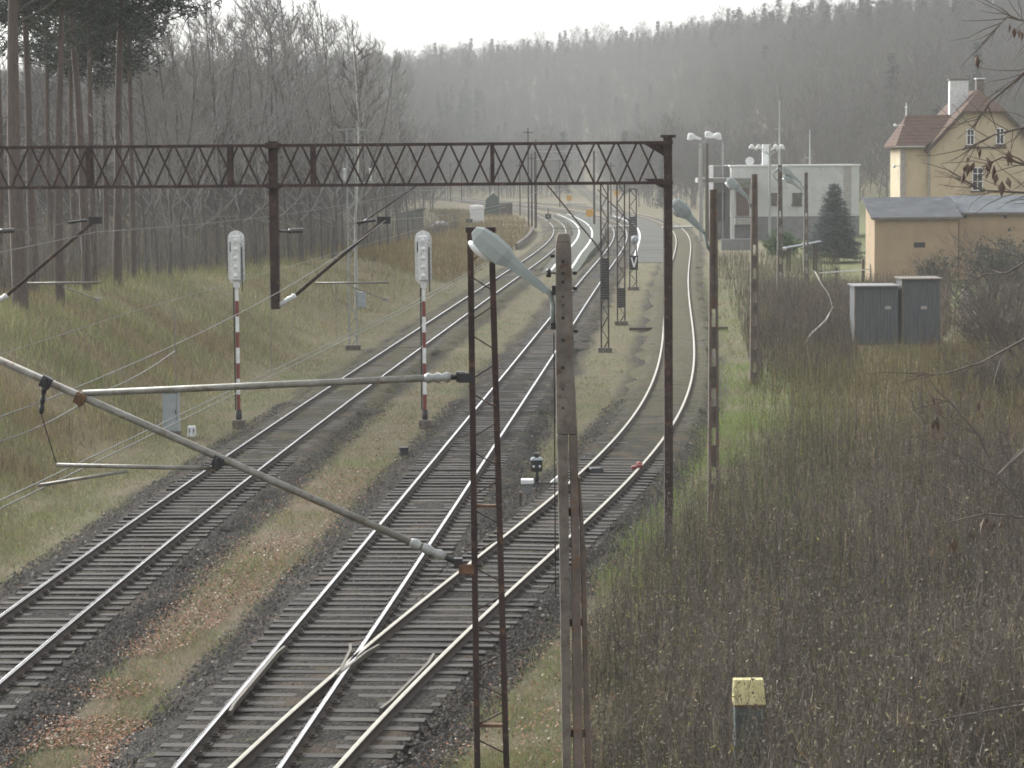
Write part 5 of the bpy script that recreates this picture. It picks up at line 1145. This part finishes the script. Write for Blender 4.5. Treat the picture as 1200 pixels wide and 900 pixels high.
def weeds(name, X, Y, H, seed, nt, pal, wts, w0=.005, spread=.22, grain=0):
    R = np.random.default_rng(seed); n = len(X); Z = ter(X, Y) - .05; P = np.stack([X, Y, Z], 1); w = w0 + Y*4.5e-5; lean = R.normal(0, .09, (n, 2)); tip = P + np.stack([lean[:, 0]*H, lean[:, 1]*H, H], 1); a = R.uniform(0, 2*PI, n); tr = []
    c = pick(R, n, pal, wts)*(.62 + .5*vnoise(X, Y, 1.1, seed) + .3*vnoise(X, Y, 4, seed+1))[:, None]; cs = []
    for q in range(2):
        s = np.stack([np.cos(a+q*PI/2), np.sin(a+q*PI/2), a*0], 1)*w[:, None]; tr.append(np.stack([P-s, P+s, tip], 1)); cs.append(c)
    for k in range(nt):
        t = R.uniform(.3, .97, (n, 1)); b = P + (tip-P)*t; az = R.uniform(0, 2*PI, n); l = H*R.uniform(.08, spread, n)*(1.25-t[:, 0]); q = b + np.stack([np.cos(az)*l*.5, np.sin(az)*l*.5, l*R.uniform(.5, 1.4, n)], 1)
        s = np.stack([np.sin(az)*.5, -np.cos(az)*.5, np.full(n, .7)], 1)*(w*R.uniform(.6, 1.5, n))[:, None]; tr.append(np.stack([b-s, b+s, q], 1)); cs.append(c*R.uniform(.8, 1.3, (n, 1)))
    for k in range(grain):                              # seed heads and shrivelled leaves along the stems
        t = R.uniform(.25, 1.02, (n, 1)); b = P + (tip-P)*t + R.normal(0, .05, (n, 3)); u = R.normal(size=(n, 3))*.02; v = R.normal(size=(n, 3))*.02; tr.append(np.stack([b, b+u, b+v], 1)); cs.append(c*R.uniform(.6, 1.3, (n, 1)))
    # a few withered or green leaves
    k = R.random(n) < .5; m = k.sum(); t = R.uniform(.2, .9, (m, 1)); b = P[k] + (tip[k]-P[k])*t; u = R.normal(size=(m, 3))*.028; v = R.normal(size=(m, 3))*.022; tr.append(np.stack([b, b+u, b+u+v], 1)); cs.append(pick(R, m, [(.26,.23,.06),(.15,.18,.05),(.2,.13,.07),(.28,.24,.15)], [3,3,3,.6]))
    tag(link(name, tris(np.concatenate(tr), name, MT['foliage'], np.concatenate(cs))), kind='stuff')
def make_weeds():
    R = np.random.default_rng(41); n = 66000; X, Y = scatter_uY(R, n, 600, 1660, 22, 118)
    xl = np.interp(Y, [24,36,50,55.5,59,66,75,89,118], [.7,1.15,1.6,2.1,3.3,5.2,6.4,8,11]); e = X - xl + (vnoise(X, Y, 2, 44)-.5)*1.1; cl = vnoise(X, Y, 3.2, 42); k = (e > 0) & (R.random(n) < .35+.9*cl); X, Y, e, cl = X[k], Y[k], e[k], cl[k]
    H = (.85 + 1.3*sstep(e/1.8))*(.62 + .75*vnoise(X, Y, 1.5, 57))*R.uniform(.55, 1.25, len(X))*np.interp(Y, [24,31,36,60,118], [1.45,1.35,1.05,1,.7]); far = Y > 78
    pal = [(.128,.111,.095),(.088,.077,.068),(.175,.15,.12),(.24,.2,.12),(.12,.118,.07)]
    weeds('dry_weeds', X[~far], Y[~far], H[~far], 43, 7, pal, [5,4,2.4,.9,.7], grain=9); weeds('tall_grass', X[far], Y[far], H[far]*.75, 45, 6, [(.19,.17,.09),(.23,.2,.1),(.15,.15,.07),(.12,.1,.075)], [3,3,3,3], .006)
    n = 34000; Y = R.uniform(68, 128, n); X = (R.uniform(840, 1560, n)-600)/3000*Y; cl = vnoise(X, Y, 3, 55); k = (X - T3f(Y) > 4.6) & (R.random(n) < .3+cl) & ~((Y > 121) & (X > 16) & (X < 21.5)); X, Y, cl = X[k], Y[k], cl[k]
    c_ = weeds('rough_grass', X, Y, R.uniform(.2, .75, len(X))*(.6+.7*cl), 56, 3, [(.2,.18,.095),(.25,.225,.105),(.17,.18,.075),(.17,.125,.085),(.32,.27,.16)], [3,2.5,3,2.5,.8], .009)
    # dark thicket before the station garden, lighter brush behind the sheds
    n = 14000; Y = R.uniform(88, 178, n); u = R.uniform(842, 1014, n); X = (u-600)/3000*Y; e = np.minimum(np.minimum((u-842)/75, (1016-u)/30), np.minimum((Y-88)/45, (180-Y)/15)); e = sstep(e)*(.25+1.1*vnoise(X, Y, 2.6, 51)); k = (X - T3f(Y) > 3.2) & (R.random(n) < e); X, Y, e = X[k], Y[k], e[k]
    weeds('thicket', X, Y, R.uniform(.8, 2.1, len(X))*(.3+.75*np.clip(e, 0, 1)), 46, 13, [(.115,.093,.08),(.08,.068,.06),(.15,.125,.095),(.13,.12,.06)], [4,3,2,.8], .006, .34, grain=5)
    n = 4200; Y = R.uniform(128, 176, n); X = (R.uniform(975, 1115, n)-600)/3000*Y; weeds('pale_brush', X, Y, R.uniform(.7, 1.6, n), 47, 10, [(.15,.12,.095),(.2,.165,.13),(.1,.08,.065)], [4,2,3], .006, .3)
    n = 6500; Y = R.uniform(60, 140, n); X = (R.uniform(1080, 1560, n)-600)/3000*Y; weeds('bramble', X, Y, R.uniform(.4, 1.3, n), 48, 10, [(.13,.085,.06),(.1,.075,.06),(.15,.135,.065),(.2,.12,.075)], [4,4,3,1.5], .006, .35)
    n = 16000; Y = 1/R.uniform(1/330, 1/92, n); X = T1f(Y) - 12.5 - 26*R.random(n)**1.3; k = (X/Y > -.24) & (R.random(n) < .25 + vnoise(X, Y, 6, 71)); X, Y = X[k], Y[k]
    weeds('undergrowth', X, Y, R.uniform(.6, 3.6, len(X)), 72, 10, [(.16,.15,.14),(.11,.1,.095),(.2,.18,.15),(.16,.15,.08)], [4,3,2,1], .008, .35)
    n = 5200; Y = 1/R.uniform(1/84, 1/42, n); X = T1f(Y) - R.uniform(4.2, 15, n); k = (R.random(n) < 1.8*(vnoise(X, Y, 2.6, 81)-.42)); X, Y = X[k], Y[k]
    weeds('bank_scrub', X, Y, R.uniform(.35, 1.15, len(X)), 82, 8, [(.12,.1,.08),(.085,.072,.06),(.16,.13,.09),(.13,.13,.06)], [4,3,2,2], .005, .35)
    n = 5200; Y = R.uniform(176, 240, n); X = (R.uniform(842, 985, n)-600)/3000*Y; k = R.random(n) < 1.6*(vnoise(X, Y, 4, 95)-.3); X, Y = X[k], Y[k]
    weeds('garden_brush', X, Y, R.uniform(.4, 1.5, len(X)), 96, 9, [(.16,.14,.11),(.12,.105,.085),(.19,.17,.1),(.16,.17,.08)], [3,3,2,2], .007, .32)
    # rough field left of the far tracks
    n = 26000; Y = 1/R.uniform(1/480, 1/190, n); X = T1f(Y) - 3.2 - 13*R.random(n)**.8 - .8*vnoise(Y, Y*0, 5, 77); weeds('field_grass', X, Y, R.uniform(.3, .9, n), 49, 2, [(.28,.21,.11),(.22,.165,.095),(.2,.2,.085),(.33,.27,.15)], [4,3,2,2], .012)
make_weeds()

# ------------------------------------------------------------------ far woods on the slopes: one mass
def scatter_object(name, P, protos, idx, scl, rot):
    me = bpy.data.meshes.new(name); me.vertices.add(len(P)); me.vertices.foreach_set('co', np.asarray(P, np.float32).ravel())
    for nm, ty, key, data in (('pick', 'INT', 'value', np.asarray(idx, np.int32)), ('size', 'FLOAT', 'value', np.asarray(scl, np.float32)), ('turn', 'FLOAT', 'value', np.asarray(rot, np.float32))):
        me.attributes.new(nm, ty, 'POINT').data.foreach_set(key, data)
    coll = bpy.data.collections.new(name + '_kinds')
    for i, pm in enumerate(protos): coll.objects.link(bpy.data.objects.new('%s_kind_%02d' % (name, i), pm))
    ng = bpy.data.node_groups.new(name + '_scatter', 'GeometryNodeTree'); ng.interface.new_socket('Geometry', in_out='INPUT', socket_type='NodeSocketGeometry'); ng.interface.new_socket('Geometry', in_out='OUTPUT', socket_type='NodeSocketGeometry')
    N = ng.nodes.new; l = ng.links.new; gi = N('NodeGroupInput'); go = N('NodeGroupOutput'); mp = N('GeometryNodeMeshToPoints'); ip = N('GeometryNodeInstanceOnPoints'); ci = N('GeometryNodeCollectionInfo')
    ci.inputs['Collection'].default_value = coll; ci.inputs['Separate Children'].default_value = True; ci.inputs['Reset Children'].default_value = True; ip.inputs['Pick Instance'].default_value = True
    def attr(nm, ty): a = N('GeometryNodeInputNamedAttribute'); a.data_type = ty; a.inputs['Name'].default_value = nm; return a.outputs['Attribute']
    cx = N('ShaderNodeCombineXYZ'); l(attr('turn', 'FLOAT'), cx.inputs[2]); l(gi.outputs[0], mp.inputs['Mesh']); l(mp.outputs[0], ip.inputs['Points']); l(ci.outputs[0], ip.inputs['Instance'])
    l(attr('pick', 'INT'), ip.inputs['Instance Index']); l(cx.outputs[0], ip.inputs['Rotation']); l(attr('size', 'FLOAT'), ip.inputs['Scale']); l(ip.outputs[0], go.inputs[0])
    o = link(name, me); mo = o.modifiers.new('scatter', 'NODES'); mo.node_group = ng; return tag(o, kind='stuff')
def conifer_mesh(seed, H, Rb, col):
    R = random.Random(seed); NR = np.random.default_rng(seed); C = []
    for i in range(26):
        t0 = min(.99, .1 + .9*i/26); t = t0; L0 = Rb*(1-t)**.8 + .1; n = max(3, int(6*(1-t)+2))
        for k in range(n):
            az = 2*PI*(k+R.random())/n; L = L0*R.uniform(.55, 1.2); t = min(.995, t0 + R.uniform(-.03, .03))
            for j in range(6): q = R.uniform(.15, 1)*L; C.append((math.cos(az)*q+R.gauss(0,.2), math.sin(az)*q+R.gauss(0,.2), H*t - q*R.uniform(.1,.5)))
    V, c = tuft_cloud(NR, C, 6, .6, .085, .6, col, .35); return tris(V, 'conifer', MT['foliage'], c)
def far_forest():
    R = np.random.default_rng(61); protos = []
    for s in range(5):
        a, b = bare(400+s, 12+s*.9, .085, 0, 30, 6, 5, .1 + .07*(s % 2), .017, 1.1, s % 3); a.add(b.v, b.f); me = meshof(a, 'bare_tree', MT['twig_far']); protos.append(me)
    cons = [conifer_mesh(450+s, 15+2*s, 3.2+.4*s, (.05,.06,.05)) for s in range(3)]
    gx = np.arange(-420, 620, 6.2); gy = np.arange(135, 1500, 6.2); X, Y = np.meshgrid(gx, gy); X = X.ravel() + R.uniform(-2.9, 2.9, X.size); Y = Y.ravel() + R.uniform(-2.9, 2.9, Y.size)
    u = 600 + 3000*X/Y; F = np.interp(u, UK, FK); Rd = np.interp(u, UK, RK); t = (Y-F)/(Rd-F); d1 = X - T1f(Y)
    left = (X < -15 - 2*np.sin(Y*.05)) & (Y > 150) & (d1 < -13); right = (Y > F) & (X > 30); mid = (Y > 640) & ((X < T4f(Y) - 7) | (X > T4f(Y) + 6) | (Y > 930)); gap = (Y > 480) & (X > 23) & (X > T4f(Y) + 6)
    k = (left | right | mid | gap) & (u > -330) & (u < 1530) & (Y < Rd + 70); k &= ~((X > 27) & (Y < 345))
    keep = np.where(Y > 520, .8, 1.0) * np.where((t < .35) & (Y > 520), .75, 1); k &= R.random(len(X)) < keep
    X, Y, u, t = X[k], Y[k], u[k], t[k]; Z = ter(X, Y, False)
    pc = np.where((u > 720) & (t > .86), .5, np.where(t > .9, .25, .02)); pc = np.where((abs(u-545) < 30) & (t > .25) & (t < .6), .5, pc); pc = np.where(Y < 330, 0, pc); con = R.random(len(X)) < pc
    scatter_object('distant_wood', np.stack([X, Y, Z], 1)[~con], protos, R.integers(0, 5, (~con).sum()), R.uniform(.75, 1.2, (~con).sum()), R.uniform(0, 6.28, (~con).sum()))
    scatter_object('distant_conifers', np.stack([X, Y, Z], 1)[con], cons, R.integers(0, 3, con.sum()), R.uniform(.62, .98, con.sum()), R.uniform(0, 6.28, con.sum()))
    print('forest', len(X), con.sum())
far_forest()
